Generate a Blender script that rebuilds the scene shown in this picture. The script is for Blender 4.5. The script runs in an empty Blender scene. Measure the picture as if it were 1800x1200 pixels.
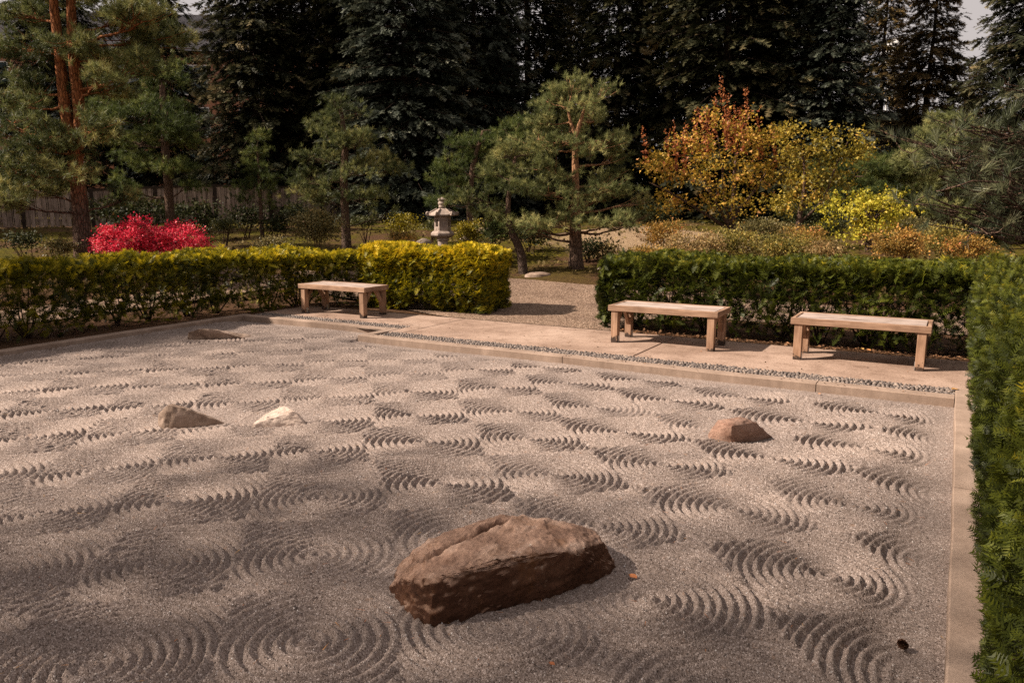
import bpy, bmesh, math, random
import numpy as np
from mathutils import Vector, noise as mnoise

# ------------------------------------------------------------------ camera, sky, sun, exposure
S = bpy.context.scene
COL = S.collection
CAM_H = 1.72
FPX = 1352.0                                  # focal length in photograph pixels (1800 wide)
PITCH = math.radians(9.86)
PSI = math.radians(29.93)
cam_d = bpy.data.cameras.new("camera")
cam_d.sensor_width = 36.0
cam_d.lens = FPX / 1800.0 * 36.0
cam_d.clip_start = 0.05
cam_d.clip_end = 2000.0
cam = bpy.data.objects.new("camera", cam_d)
cam.location = (0, 0, CAM_H)
cam.rotation_euler = (math.pi / 2 - PITCH, 0, PSI)
COL.objects.link(cam)
S.camera = cam

SUN_EL = math.radians(40)
SUN_AZ = (-0.82, -0.572)                     # horizontal direction towards the sun
w = bpy.data.worlds.new("World")
S.world = w
w.use_nodes = True
nt = w.node_tree
nt.nodes.clear()
wo = nt.nodes.new("ShaderNodeOutputWorld")
bg = nt.nodes.new("ShaderNodeBackground")
sky = nt.nodes.new("ShaderNodeTexSky")
sky.sky_type = 'NISHITA'
sky.sun_disc = False
sky.sun_elevation = SUN_EL
sky.sun_rotation = math.atan2(SUN_AZ[0], SUN_AZ[1])
sky.dust_density = 3.0
sky.air_density = 1.0
mixw = nt.nodes.new("ShaderNodeMix")
mixw.data_type = 'RGBA'
mixw.inputs[0].default_value = 0.82           # thin bright cloud over most of the sky
mixw.inputs[7].default_value = (7.7, 6.75, 6.3, 1)
nt.links.new(sky.outputs[0], mixw.inputs[6])
nt.links.new(mixw.outputs[2], bg.inputs[0])
bg.inputs[1].default_value = 0.047
nt.links.new(bg.outputs[0], wo.inputs[0])

sun_d = bpy.data.lights.new("sun", 'SUN')
sun_d.energy = 5.0
sun_d.angle = math.radians(1.2)
sun_d.color = (1.0, 0.86, 0.72)
sun = bpy.data.objects.new("sun", sun_d)
sdir = Vector((SUN_AZ[0] * math.cos(SUN_EL), SUN_AZ[1] * math.cos(SUN_EL), math.sin(SUN_EL)))
sun.rotation_euler = sdir.to_track_quat('Z', 'Y').to_euler()
sun.location = (-20, -8, 25)
COL.objects.link(sun)

S.view_settings.view_transform = 'Standard'
S.view_settings.look = 'None'
S.view_settings.exposure = 0.92
S.view_settings.gamma = 1.0
S.render.engine = 'CYCLES'
S.cycles.max_bounces = 6
S.cycles.diffuse_bounces = 3
S.cycles.glossy_bounces = 2
S.cycles.transmission_bounces = 3
S.cycles.use_denoising = False
S.cycles.caustics_reflective = False
S.cycles.caustics_refractive = False

RNG = np.random.default_rng(7)
random.seed(7)

# ------------------------------------------------------------------ the camera's geometry, to measure places
FWH = np.array([-math.sin(PSI), math.cos(PSI), 0.0])
RT = np.array([math.cos(PSI), math.sin(PSI), 0.0])
FW = FWH * math.cos(PITCH) + np.array([0, 0, -math.sin(PITCH)])
UP = np.cross(RT, FW)
C0 = np.array([0, 0, CAM_H])


def ray(x, y):
    return FW * FPX + RT * (x - 900.0) - UP * (y - 600.0)


def at(x, y, d):
    """the point seen at pixel x, y at horizontal distance d ahead"""
    r = ray(x, y)
    return C0 + r * (d / (r @ FWH))


def on(x, y, z):
    """the point seen at pixel x, y on the level z"""
    r = ray(x, y)
    return C0 + r * ((z - CAM_H) / r[2])


def sstep(a, b, x):
    t = np.clip((x - a) / (b - a), 0, 1)
    return t * t * (3 - 2 * t)


_mound = at(1125, 430, 23.0)


def gz(x, y):
    """height of the garden ground"""
    x = np.asarray(x, float); y = np.asarray(y, float)
    d = x * FWH[0] + y * FWH[1]
    z = 0.95 * sstep(13, 30, d) + 0.042 * np.clip(d - 30, 0, 12)
    z = z + 0.55 * np.exp(-((x - _mound[0]) ** 2 + (y - _mound[1]) ** 2) / 9.0)
    b = sstep(12.5, 16, d)
    z = z + b * 0.05 * (np.sin(x * 1.3 + y * .7) * np.sin(y * 1.1 - x * .4) + 0.6 * np.sin(x * 2.9 + 1) * np.sin(y * 2.3))
    return z


def base(px, d):
    p = at(px, 400, d)
    return np.array([p[0], p[1], float(gz(p[0], p[1]))])


# ------------------------------------------------------------------ materials
def M(name, rough=0.8, spec=0.3):
    m = bpy.data.materials.new(name)
    m.use_nodes = True
    b = m.node_tree.nodes["Principled BSDF"]
    b.inputs["Roughness"].default_value = rough
    b.inputs["Specular IOR Level"].default_value = spec
    return m, m.node_tree, b


def nd(t, kind, **kw):
    n = t.nodes.new(kind)
    for k, v in kw.items():
        if isinstance(k, str) and hasattr(n, k):
            setattr(n, k, v)
    return n


def ramp(t, fac, stops):
    r = t.nodes.new("ShaderNodeValToRGB")
    e = r.color_ramp.elements
    while len(e) > 1:
        e.remove(e[-1])
    e[0].position = stops[0][0]
    e[0].color = (*stops[0][1], 1)
    for p, c in stops[1:]:
        k = e.new(p)
        k.color = (*c, 1)
    t.links.new(fac, r.inputs[0])
    return r.outputs[0]


def coords(t, kind="Object"):
    return t.nodes.new("ShaderNodeTexCoord").outputs[kind]


def world_pos(t):
    return t.nodes.new("ShaderNodeNewGeometry").outputs["Position"]


def noise(t, vec, scale, detail=4, rough=0.55, out="Fac"):
    n = t.nodes.new("ShaderNodeTexNoise")
    n.inputs["Scale"].default_value = scale
    n.inputs["Detail"].default_value = detail
    n.inputs["Roughness"].default_value = rough
    t.links.new(vec, n.inputs["Vector"])
    return n.outputs[out]


def voro(t, vec, scale, out="Distance", feature='F1'):
    n = t.nodes.new("ShaderNodeTexVoronoi")
    n.feature = feature
    n.inputs["Scale"].default_value = scale
    t.links.new(vec, n.inputs["Vector"])
    return n.outputs[out]


def mapv(t, vec, scale=(1, 1, 1), rot=(0, 0, 0)):
    n = t.nodes.new("ShaderNodeMapping")
    n.inputs["Scale"].default_value = scale
    n.inputs["Rotation"].default_value = rot
    t.links.new(vec, n.inputs["Vector"])
    return n.outputs[0]


def math_(t, op, a, b=None, c=None):
    n = t.nodes.new("ShaderNodeMath")
    n.operation = op
    for i, v in enumerate((a, b, c)):
        if v is None:
            continue
        if isinstance(v, (int, float)):
            n.inputs[i].default_value = v
        else:
            t.links.new(v, n.inputs[i])
    return n.outputs[0]


def mixc(t, fac, a, b, mode='MIX'):
    n = t.nodes.new("ShaderNodeMix")
    n.data_type = 'RGBA'
    n.blend_type = mode
    for i, v in ((0, fac), (6, a), (7, b)):
        if isinstance(v, (int, float)):
            n.inputs[i].default_value = v
        elif isinstance(v, tuple):
            n.inputs[i].default_value = (*v, 1)
        else:
            t.links.new(v, n.inputs[i])
    return n.outputs[2]


def bump(t, b, h, strength=0.5, dist=0.01, prev=None):
    n = t.nodes.new("ShaderNodeBump")
    n.inputs["Strength"].default_value = strength
    n.inputs["Distance"].default_value = dist
    t.links.new(h, n.inputs["Height"])
    if prev is not None:
        t.links.new(prev, n.inputs["Normal"])
    t.links.new(n.outputs[0], b.inputs["Normal"])
    return n.outputs[0]


def leafmat(name, stops, trans=0.25, rough=0.55, spec=0.25, clump=0.0, tcol=None):
    """leaf or needle colour from the per-leaf value 't'"""
    m, t, b = M(name, rough, spec)
    a = t.nodes.new("ShaderNodeAttribute")
    a.attribute_name = "t"
    fac = a.outputs["Fac"]
    if clump:
        nz = noise(t, world_pos(t), clump, 2)
        fac = math_(t, 'ADD', fac, math_(t, 'MULTIPLY', math_(t, 'SUBTRACT', nz, 0.5), 0.9))
    c = ramp(t, fac, stops)
    t.links.new(c, b.inputs["Base Color"])
    tr = t.nodes.new("ShaderNodeBsdfTranslucent")
    t.links.new(c, tr.inputs[0])
    mx = t.nodes.new("ShaderNodeMixShader")
    mx.inputs[0].default_value = trans
    t.links.new(b.outputs[0], mx.inputs[1])
    t.links.new(tr.outputs[0], mx.inputs[2])
    t.links.new(mx.outputs[0], t.nodes["Material Output"].inputs[0])
    return m


def barkmat(name, low, high, z0, z1, dark=0.35, scale=1.0):
    """bark: colour 'low' near the foot, 'high' further up (flaking orange bark on pines)"""
    m, t, b = M(name, 0.9, 0.1)
    p = world_pos(t)
    v = mapv(t, p, (9 * scale, 9 * scale, 2.2 * scale))
    n1 = noise(t, v, 2.2, 6, 0.65)
    cr = voro(t, mapv(t, p, (11 * scale, 11 * scale, 3.2 * scale)), 1.6, "Distance", 'DISTANCE_TO_EDGE')
    sp = t.nodes.new("ShaderNodeSeparateXYZ")
    t.links.new(p, sp.inputs[0])
    mr = t.nodes.new("ShaderNodeMapRange")
    mr.inputs[1].default_value = z0
    mr.inputs[2].default_value = z1
    t.links.new(math_(t, 'ADD', sp.outputs[2], math_(t, 'MULTIPLY', n1, 0.5)), mr.inputs[0])
    c = mixc(t, mr.outputs[0], low, high)
    sh = ramp(t, n1, [(0.3, (dark, dark * .95, dark * .9)), (0.62, (1, 1, 1))])
    c = mixc(t, 1.0, c, sh, 'MULTIPLY')
    crk = ramp(t, cr, [(0.0, (0.35, 0.33, 0.32)), (0.12, (1, 1, 1))])
    c = mixc(t, 1.0, c, crk, 'MULTIPLY')
    t.links.new(c, b.inputs["Base Color"])
    h = math_(t, 'ADD', n1, math_(t, 'MULTIPLY', ramp(t, cr, [(0, (0, 0, 0)), (0.2, (1, 1, 1))]), 0.8))
    bump(t, b, h, 0.8, 0.03)
    return m


MAT = {}


def build_materials():
    # raked grit
    m, t, b = M("raked_grit", 0.95, 0.12)
    p = world_pos(t)
    g1 = voro(t, p, 210, "Color")
    sepg = t.nodes.new("ShaderNodeSeparateColor")
    t.links.new(g1, sepg.inputs[0])
    c = ramp(t, sepg.outputs[0], [(0.0, (0.0858, 0.0648, 0.0554)), (0.2, (0.193, 0.152, 0.13)), (0.6, (0.27, 0.217, 0.191)), (0.88, (0.343, 0.281, 0.252)), (1.0, (0.549, 0.474, 0.438))])
    big = noise(t, p, 1.1, 5, 0.6)
    c = mixc(t, 1.0, c, ramp(t, big, [(0.3, (0.84, 0.83, 0.83)), (0.7, (1.06, 1.04, 1.02))]), 'MULTIPLY')
    g2 = noise(t, p, 55, 3, 0.7)
    c = mixc(t, 1.0, c, ramp(t, g2, [(0.3, (0.86, 0.85, 0.84)), (0.65, (1.06, 1.06, 1.06))]), 'MULTIPLY')
    warm = noise(t, p, 23, 2)
    c = mixc(t, math_(t, 'MULTIPLY', ramp(t, warm, [(0.66, (0, 0, 0)), (0.75, (1, 1, 1))]), 0.35), c, (0.33, 0.20, 0.13))
    t.links.new(c, b.inputs["Base Color"])
    vd = voro(t, p, 210, "Distance")
    h = math_(t, 'ADD', math_(t, 'MULTIPLY', vd, -1.0), math_(t, 'MULTIPLY', g2, 1.6))
    bump(t, b, h, 0.45, 0.003)
    MAT['grit'] = m

    # concrete kerb
    m, t, b = M("kerb_concrete", 0.9, 0.2)
    p = world_pos(t)
    n1 = noise(t, p, 2.5, 6, 0.65)
    n2 = noise(t, p, 90, 3, 0.6)
    c = ramp(t, n1, [(0.3, (0.223, 0.158, 0.12)), (0.55, (0.314, 0.23, 0.179)), (0.75, (0.405, 0.302, 0.239))])
    c = mixc(t, 1.0, c, ramp(t, n2, [(0.3, (0.8, 0.8, 0.8)), (0.6, (1.05, 1.05, 1.05))]), 'MULTIPLY')
    st = noise(t, mapv(t, p, (9, 9, 0.8)), 1.4, 3)
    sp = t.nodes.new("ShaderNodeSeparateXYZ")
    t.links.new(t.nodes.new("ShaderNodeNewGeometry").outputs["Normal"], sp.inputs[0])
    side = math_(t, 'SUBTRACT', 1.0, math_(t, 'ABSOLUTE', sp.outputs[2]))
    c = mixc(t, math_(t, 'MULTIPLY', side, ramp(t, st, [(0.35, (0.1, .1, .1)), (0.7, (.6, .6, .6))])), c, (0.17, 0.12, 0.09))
    t.links.new(c, b.inputs["Base Color"])
    bump(t, b, math_(t, 'ADD', n2, n1), 0.4, 0.004)
    MAT['kerb'] = m

    # walkway, exposed aggregate
    m, t, b = M("walk_concrete", 0.88, 0.25)
    p = world_pos(t)
    n1 = noise(t, p, 0.9, 6, 0.6)
    n2 = voro(t, p, 110, "Color")
    s2 = t.nodes.new("ShaderNodeSeparateColor"); t.links.new(n2, s2.inputs[0])
    c = ramp(t, n1, [(0.3, (0.247, 0.166, 0.124)), (0.5, (0.329, 0.231, 0.178)), (0.72, (0.406, 0.296, 0.234))])
    c = mixc(t, 1.0, c, ramp(t, s2.outputs[0], [(0, (0.72, 0.7, 0.68)), (0.5, (1, 1, 1)), (1, (1.2, 1.2, 1.2))]), 'MULTIPLY')
    stain = noise(t, p, 3.1, 4, 0.7)
    c = mixc(t, 1.0, c, ramp(t, stain, [(0.3, (0.68, 0.64, 0.61)), (0.52, (1, 1, 1)), (0.7, (1.07, 1.07, 1.07))]), 'MULTIPLY')
    t.links.new(c, b.inputs["Base Color"])
    bump(t, b, math_(t, 'ADD', s2.outputs[0], noise(t, p, 60, 3)), 0.35, 0.003)
    MAT['walk'] = m

    # gravel path
    m, t, b = M("path_gravel", 0.95, 0.15)
    p = world_pos(t)
    v = voro(t, p, 48, "Color")
    s2 = t.nodes.new("ShaderNodeSeparateColor"); t.links.new(v, s2.inputs[0])
    c = ramp(t, s2.outputs[0], [(0, (0.072, 0.0471, 0.0338)), (0.4, (0.176, 0.118, 0.0828)), (0.8, (0.272, 0.19, 0.14)), (1, (0.4, 0.304, 0.238))])
    c = mixc(t, 1.0, c, ramp(t, noise(t, p, 1.4, 5), [(0.3, (0.75, 0.72, 0.7)), (0.65, (1.05, 1.03, 1))]), 'MULTIPLY')
    t.links.new(c, b.inputs["Base Color"])
    bump(t, b, math_(t, 'MULTIPLY', voro(t, p, 48, "Distance"), -1.0), 1.0, 0.012)
    MAT['gravel'] = m

    # garden ground: moss, needle litter, dry straw on the mound
    m, t, b = M("garden_ground", 0.97, 0.08)
    p = world_pos(t)
    n1 = noise(t, p, 0.55, 7, 0.62)
    n2 = noise(t, p, 9, 5, 0.7)
    n3 = noise(t, p, 46, 4, 0.7)
    litter = ramp(t, n3, [(0.3, (0.03, 0.016, 0.009)), (0.5, (0.085, 0.045, 0.024)), (0.68, (0.19, 0.105, 0.058))])
    moss = ramp(t, n2, [(0.28, (0.018, 0.017, 0.003)), (0.5, (0.07, 0.06, 0.007)), (0.72, (0.17, 0.13, 0.014))])
    mk = ramp(t, math_(t, 'ADD', n1, math_(t, 'MULTIPLY', n2, 0.25)), [(0.5, (0, 0, 0)), (0.66, (1, 1, 1))])
    # moss grows on the slope further back on the left
    geo = t.nodes.new("ShaderNodeVectorMath"); geo.operation = 'DOT_PRODUCT'
    t.links.new(p, geo.inputs[0]); geo.inputs[1].default_value = (FWH[0], FWH[1], 0)
    mr = t.nodes.new("ShaderNodeMapRange")
    mr.inputs[1].default_value = 15; mr.inputs[2].default_value = 20
    t.links.new(geo.outputs["Value"], mr.inputs[0])
    c = mixc(t, math_(t, 'MULTIPLY', mk, mr.outputs[0]), litter, moss)
    vm = t.nodes.new("ShaderNodeVectorMath"); vm.operation = 'DISTANCE'
    t.links.new(p, vm.inputs[0]); vm.inputs[1].default_value = (float(_mound[0]) + .4, float(_mound[1]) + .2, 0.9)
    ms = ramp(t, math_(t, 'ADD', math_(t, 'DIVIDE', vm.outputs["Value"], 6.0), math_(t, 'MULTIPLY', math_(t, 'SUBTRACT', n2, .5), 0.5)), [(0.40, (1, 1, 1)), (0.62, (0, 0, 0))])
    straw = ramp(t, noise(t, mapv(t, p, (30, 9, 20), (0, 0, .6)), 1.5, 5, .7), [(0.3, (0.17, 0.11, 0.06)), (0.65, (0.42, 0.30, 0.19))])
    c = mixc(t, ms, c, straw)
    t.links.new(c, b.inputs["Base Color"])
    bump(t, b, math_(t, 'ADD', n3, math_(t, 'MULTIPLY', n2, 1.5)), 1.0, 0.04)
    MAT['ground'] = m

    # weathered bench wood (grain along local x)
    def wood(name, cols, sc=(2, 26, 26)):
        m, t, b = M(name, 0.7, 0.3)
        o = coords(t)
        oi = t.nodes.new("ShaderNodeObjectInfo")
        ad = t.nodes.new("ShaderNodeVectorMath"); ad.operation = 'ADD'
        sc_ = t.nodes.new("ShaderNodeVectorMath"); sc_.operation = 'SCALE'
        cmb = t.nodes.new("ShaderNodeCombineXYZ")
        for i in range(3):
            t.links.new(oi.outputs["Random"], cmb.inputs[i])
        t.links.new(cmb.outputs[0], sc_.inputs[0]); sc_.inputs[3].default_value = 40
        t.links.new(o, ad.inputs[0]); t.links.new(sc_.outputs[0], ad.inputs[1])
        v = mapv(t, ad.outputs[0], sc)
        n1 = noise(t, v, 1.6, 6, 0.65)
        n2 = noise(t, ad.outputs[0], 3, 4, 0.6)
        c = ramp(t, n1, [(0.28, cols[0]), (0.5, cols[1]), (0.72, cols[2])])
        c = mixc(t, 1.0, c, ramp(t, n2, [(0.3, (0.50, 0.46, 0.43)), (0.48, (0.9, 0.88, 0.86)), (0.65, (1.1, 1.09, 1.08))]), 'MULTIPLY')
        rnd = ramp(t, oi.outputs["Random"], [(0, (0.84, 0.82, 0.8)), (1, (1.08, 1.06, 1.04))])
        c = mixc(t, 1.0, c, rnd, 'MULTIPLY')
        t.links.new(c, b.inputs["Base Color"])
        bump(t, b, n1, 0.5, 0.004)
        return m, t, b, c
    MAT['wood'] = wood("bench_wood", ((0.18, 0.105, 0.066), (0.324, 0.205, 0.138), (0.423, 0.29, 0.209)))[0]
    MAT['slat'] = wood("bench_slat_wood", ((0.279, 0.215, 0.185), (0.409, 0.335, 0.302), (0.521, 0.45, 0.424)))[0]
    m, t, b, c = wood("bench_leg_wood", ((0.175, 0.095, 0.0594), (0.322, 0.2, 0.13), (0.423, 0.28, 0.2)), (23.9, 26, 2.16))
    p = world_pos(t)
    sp = t.nodes.new("ShaderNodeSeparateXYZ"); t.links.new(p, sp.inputs[0])
    k = math_(t, 'ADD', sp.outputs[2], math_(t, 'MULTIPLY', math_(t, 'SUBTRACT', noise(t, p, 14, 4, .7), 0.5), 0.38))
    c2 = mixc(t, ramp(t, k, [(0.035, (1, 1, 1)), (0.06, (0, 0, 0))]), c, (0.045, 0.028, 0.02))   # water stain at the foot
    t.links.new(c2, b.inputs["Base Color"])
    MAT['leg'] = m
    MAT['fence'] = wood("fence_wood", ((0.12, 0.085, 0.066), (0.27, 0.20, 0.16), (0.42, 0.33, 0.27)), (9, 9, 0.7))[0]
    m, t, b = M("fence_dark", 0.9, 0.1)
    t.links.new(ramp(t, noise(t, coords(t), 6, 4), [(0.3, (0.018, 0.012, 0.009)), (0.7, (0.05, 0.034, 0.025))]), b.inputs["Base Color"])
    MAT['fence_dark'] = m
    m, t, b = M("galvanised_steel", 0.45, 0.5)
    t.links.new(ramp(t, noise(t, coords(t), 40, 3), [(0.3, (0.42, 0.4, 0.38)), (0.7, (0.6, 0.58, 0.56))]), b.inputs["Base Color"])
    b.inputs["Metallic"].default_value = 0.8
    MAT['steel'] = m

    # stones
    def stone(name, cols, spk, sc=1.0, bmp=0.02):
        m, t, b = M(name, 0.9, 0.2)
        o = coords(t)
        n1 = noise(t, o, 4 * sc, 8, 0.62)
        n2 = noise(t, o, 45 * sc, 5, 0.7)
        n3 = noise(t, mapv(t, o, (3, 3, 14)), 1.2 * sc, 5, 0.6)
        c = ramp(t, n1, [(0.3, cols[0]), (0.5, cols[1]), (0.7, cols[2])])
        c = mixc(t, 1.0, c, ramp(t, n2, [(0.3, (0.62, 0.6, 0.58)), (0.6, (1.08, 1.06, 1.05))]), 'MULTIPLY')
        c = mixc(t, math_(t, 'MULTIPLY', ramp(t, n3, [(0.55, (0, 0, 0)), (0.68, (1, 1, 1))]), 0.5), c, spk)
        t.links.new(c, b.inputs["Base Color"])
        bump(t, b, math_(t, 'ADD', n1, math_(t, 'MULTIPLY', n2, 0.35)), 0.8, bmp)
        return m, t, b, c, o
    m, t, b, c, o = stone("boulder_brown", ((0.11, 0.06, 0.040), (0.235, 0.142, 0.098), (0.37, 0.25, 0.185)), (0.065, 0.03, 0.015), 1.3, 0.02)
    lich = voro(t, o, 30, "Distance")
    c = mixc(t, math_(t, 'MULTIPLY', ramp(t, lich, [(0.12, (1, 1, 1)), (0.2, (0, 0, 0))]), ramp(t, noise(t, o, 5, 3), [(0.55, (0, 0, 0)), (0.62, (.75, .75, .75))])), c, (0.44, 0.37, 0.30))
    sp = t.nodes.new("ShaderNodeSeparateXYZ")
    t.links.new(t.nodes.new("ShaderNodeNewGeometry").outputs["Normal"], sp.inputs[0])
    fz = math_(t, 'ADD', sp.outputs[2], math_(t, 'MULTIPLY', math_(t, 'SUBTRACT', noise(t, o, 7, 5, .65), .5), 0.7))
    c = mixc(t, 1.0, c, ramp(t, fz, [(0.3, (0.34, 0.25, 0.20)), (0.55, (1.0, 1.0, 1.0)), (0.85, (1.45, 1.55, 1.65))]), 'MULTIPLY')  # darker rock sides, paler top; shade on the front also painted into the colour
    rust = ramp(t, noise(t, mapv(t, o, (1, 1, .5)), 6, 5, .7), [(0.56, (0, 0, 0)), (0.7, (.45, .45, .45))])
    c = mixc(t, rust, c, (0.15, 0.062, 0.018))
    t.links.new(c, b.inputs["Base Color"])
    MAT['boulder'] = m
    MAT['rock_tan'] = stone("rock_tan", ((0.15, 0.10, 0.075), (0.27, 0.20, 0.155), (0.42, 0.32, 0.26)), (0.14, 0.08, 0.05), 1.6, 0.01)[0]
    MAT['rock_pale'] = stone("rock_pale", ((0.43, 0.327, 0.265), (0.554, 0.446, 0.378), (0.656, 0.546, 0.472)), (0.369, 0.248, 0.177), 1.6, 0.01)[0]
    MAT['rock_pink'] = stone("rock_pink", ((0.187, 0.105, 0.0748), (0.289, 0.181, 0.136), (0.367, 0.252, 0.202)), (0.156, 0.0756, 0.0528), 1.6, 0.01)[0]
    MAT['rock_grey'] = stone("rock_grey", ((0.13, 0.10, 0.08), (0.22, 0.175, 0.145), (0.32, 0.26, 0.22)), (0.08, 0.07, 0.03), 1.2, 0.02)[0]
    MAT['lantern'] = stone("lantern_granite", ((0.25, 0.195, 0.16), (0.36, 0.29, 0.245), (0.46, 0.38, 0.33)), (0.16, 0.115, 0.085), 3.0, 0.006)[0]
    m, t, b = M("pebble_grey", 0.6, 0.35)
    oi = t.nodes.new("ShaderNodeObjectInfo")
    at_ = t.nodes.new("ShaderNodeAttribute"); at_.attribute_name = "t"
    rr = math_(t, 'FRACT', math_(t, 'ADD', oi.outputs["Random"], at_.outputs["Fac"]))
    c = ramp(t, rr, [(0, (0.07, 0.055, 0.05)), (0.4, (0.125, 0.10, 0.088)), (0.75, (0.19, 0.15, 0.128)), (1, (0.30, 0.23, 0.185))])
    c = mixc(t, 1.0, c, ramp(t, noise(t, world_pos(t), 60, 3), [(0.3, (0.8, 0.8, 0.8)), (0.6, (1.1, 1.1, 1.1))]), 'MULTIPLY')
    t.links.new(c, b.inputs["Base Color"])
    MAT['pebble'] = m
    m, t, b = M("mortar", 0.95, 0.1)
    t.links.new(ramp(t, noise(t, world_pos(t), 50, 4), [(0.3, (0.12, 0.092, 0.075)), (0.7, (0.24, 0.185, 0.15))]), b.inputs["Base Color"])
    MAT['mortar'] = m

    # foliage
    MAT['yew'] = leafmat("yew_needles", [(0.0, (0.013, 0.018, 0.003)), (0.35, (0.038, 0.048, 0.006)), (0.7, (0.095, 0.108, 0.010)), (0.93, (0.17, 0.165, 0.014)), (1.0, (0.33, 0.27, 0.02))], 0.25, 0.5, 0.25)
    MAT['yew_gold'] = leafmat("golden_yew_needles", [(0.0, (0.0207, 0.0253, 0.00345)), (0.3, (0.0667, 0.0713, 0.0069)), (0.6, (0.218, 0.19, 0.0115)), (0.85, (0.575, 0.448, 0.0161)), (1.0, (0.782, 0.575, 0.0345))], 0.3, 0.5, 0.2)
    MAT['pine'] = leafmat("pine_needles", [(0.0, (0.05, 0.062, 0.02)), (0.4, (0.18, 0.20, 0.072)), (0.75, (0.36, 0.36, 0.14)), (1.0, (0.50, 0.45, 0.19))], 0.38, 0.5, 0.2, 0.9)
    MAT['pine_mid'] = leafmat("mid_green_pine_needles", [(0.0, (0.028, 0.038, 0.012)), (0.4, (0.105, 0.122, 0.040)), (0.75, (0.24, 0.245, 0.085)), (1.0, (0.40, 0.36, 0.13))], 0.32, 0.5, 0.2, 0.7)
    MAT['pine_dark'] = leafmat("dark_pine_needles", [(0.0, (0.03, 0.045, 0.012)), (0.5, (0.105, 0.135, 0.036)), (1.0, (0.25, 0.26, 0.07))], 0.32, 0.5, 0.2, 0.9)
    MAT['pine_blue'] = leafmat("grey_green_pine_needles", [(0.0, (0.022, 0.028, 0.014)), (0.5, (0.075, 0.088, 0.042)), (1.0, (0.19, 0.19, 0.10))], 0.2, 0.45, 0.3)
    MAT['spruce'] = leafmat("spruce_needles", [(0.0, (0.006, 0.007, 0.003)), (0.4, (0.024, 0.027, 0.012)), (0.75, (0.095, 0.088, 0.042)), (1.0, (0.25, 0.185, 0.09))], 0.15, 0.6, 0.15, 0.5)
    MAT['spruce_blue'] = leafmat("blue_spruce_needles", [(0.0, (0.007, 0.010, 0.006)), (0.4, (0.034, 0.042, 0.03)), (0.75, (0.13, 0.145, 0.105)), (1.0, (0.30, 0.30, 0.22))], 0.15, 0.6, 0.15, 0.5)
    MAT['spruce_brown'] = leafmat("fir_needles", [(0.0, (0.027, 0.0195, 0.009)), (0.5, (0.105, 0.078, 0.03)), (1.0, (0.285, 0.18, 0.075))], 0.15, 0.6, 0.15, 0.5)
    MAT['maple_orange'] = leafmat("maple_orange_leaves", [(0.0, (0.12, 0.10, 0.014)), (0.3, (0.32, 0.23, 0.03)), (0.55, (0.52, 0.33, 0.05)), (0.78, (0.64, 0.36, 0.07)), (0.93, (0.66, 0.33, 0.13)), (1.0, (0.58, 0.18, 0.10))], 0.38, 0.5, 0.2, 1.0)
    MAT['maple_green'] = leafmat("maple_yellow_green_leaves", [(0.0, (0.075, 0.0688, 0.01)), (0.4, (0.237, 0.188, 0.0225)), (0.8, (0.475, 0.338, 0.05)), (1.0, (0.625, 0.362, 0.075))], 0.35, 0.5, 0.3, 1.2)
    MAT['maple_yellow'] = leafmat("maple_yellow_leaves", [(0.0, (0.16, 0.15, 0.012)), (0.45, (0.42, 0.37, 0.03)), (0.8, (0.66, 0.53, 0.06)), (0.93, (0.66, 0.36, 0.05)), (1.0, (0.6, 0.22, 0.05))], 0.35, 0.5, 0.25, 1.6)
    MAT['red'] = leafmat("burning_bush_leaves", [(0.0, (0.15, 0.006, 0.016)), (0.3, (0.50, 0.016, 0.045)), (0.7, (0.84, 0.06, 0.11)), (1.0, (0.90, 0.27, 0.27))], 0.32, 0.5, 0.25)
    MAT['red_shoot'] = leafmat("red_brown_leaves", [(0.0, (0.16, 0.04, 0.015)), (0.5, (0.34, 0.11, 0.035)), (1.0, (0.5, 0.19, 0.07))], 0.35, 0.5, 0.3)
    MAT['rhodo'] = leafmat("dark_shrub_leaves", [(0.0, (0.012, 0.015, 0.006)), (0.5, (0.034, 0.040, 0.014)), (0.9, (0.075, 0.075, 0.024)), (1.0, (0.2, 0.10, 0.03))], 0.2, 0.6, 0.12)
    MAT['shrub_olive'] = leafmat("olive_shrub_leaves", [(0.0, (0.054, 0.048, 0.0168)), (0.5, (0.168, 0.144, 0.048)), (0.9, (0.336, 0.264, 0.108)), (1.0, (0.48, 0.312, 0.168))], 0.3, 0.5, 0.3)
    MAT['shrub_yellow'] = leafmat("yellow_shrub_leaves", [(0.0, (0.07, 0.06, 0.006)), (0.5, (0.25, 0.20, 0.012)), (1.0, (0.5, 0.38, 0.03))], 0.3, 0.5, 0.3)
    MAT['spirea'] = leafmat("autumn_shrub_leaves", [(0.0, (0.10, 0.075, 0.02)), (0.35, (0.30, 0.19, 0.045)), (0.7, (0.50, 0.28, 0.065)), (0.93, (0.60, 0.27, 0.08)), (1.0, (0.6, 0.16, 0.09))], 0.35, 0.5, 0.2, 0.6)
    MAT['grain'] = leafmat("loose_grain", [(0.0, (0.06, 0.046, 0.040)), (0.45, (0.21, 0.17, 0.15)), (0.8, (0.38, 0.32, 0.29)), (1.0, (0.62, 0.57, 0.54))], 0.0, 0.8, 0.2)
    MAT['litter'] = leafmat("brown_litter", [(0.0, (0.05, 0.025, 0.012)), (0.6, (0.16, 0.085, 0.045)), (0.95, (0.28, 0.15, 0.08)), (1.0, (0.42, 0.2, 0.1))], 0.1, 0.8, 0.1)
    MAT['spirea_green'] = leafmat("olive_gold_shrub_leaves", [(0.0, (0.07, 0.07, 0.02)), (0.4, (0.22, 0.19, 0.045)), (0.8, (0.40, 0.30, 0.07)), (1.0, (0.55, 0.30, 0.09))], 0.35, 0.5, 0.2, 0.8)
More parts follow.
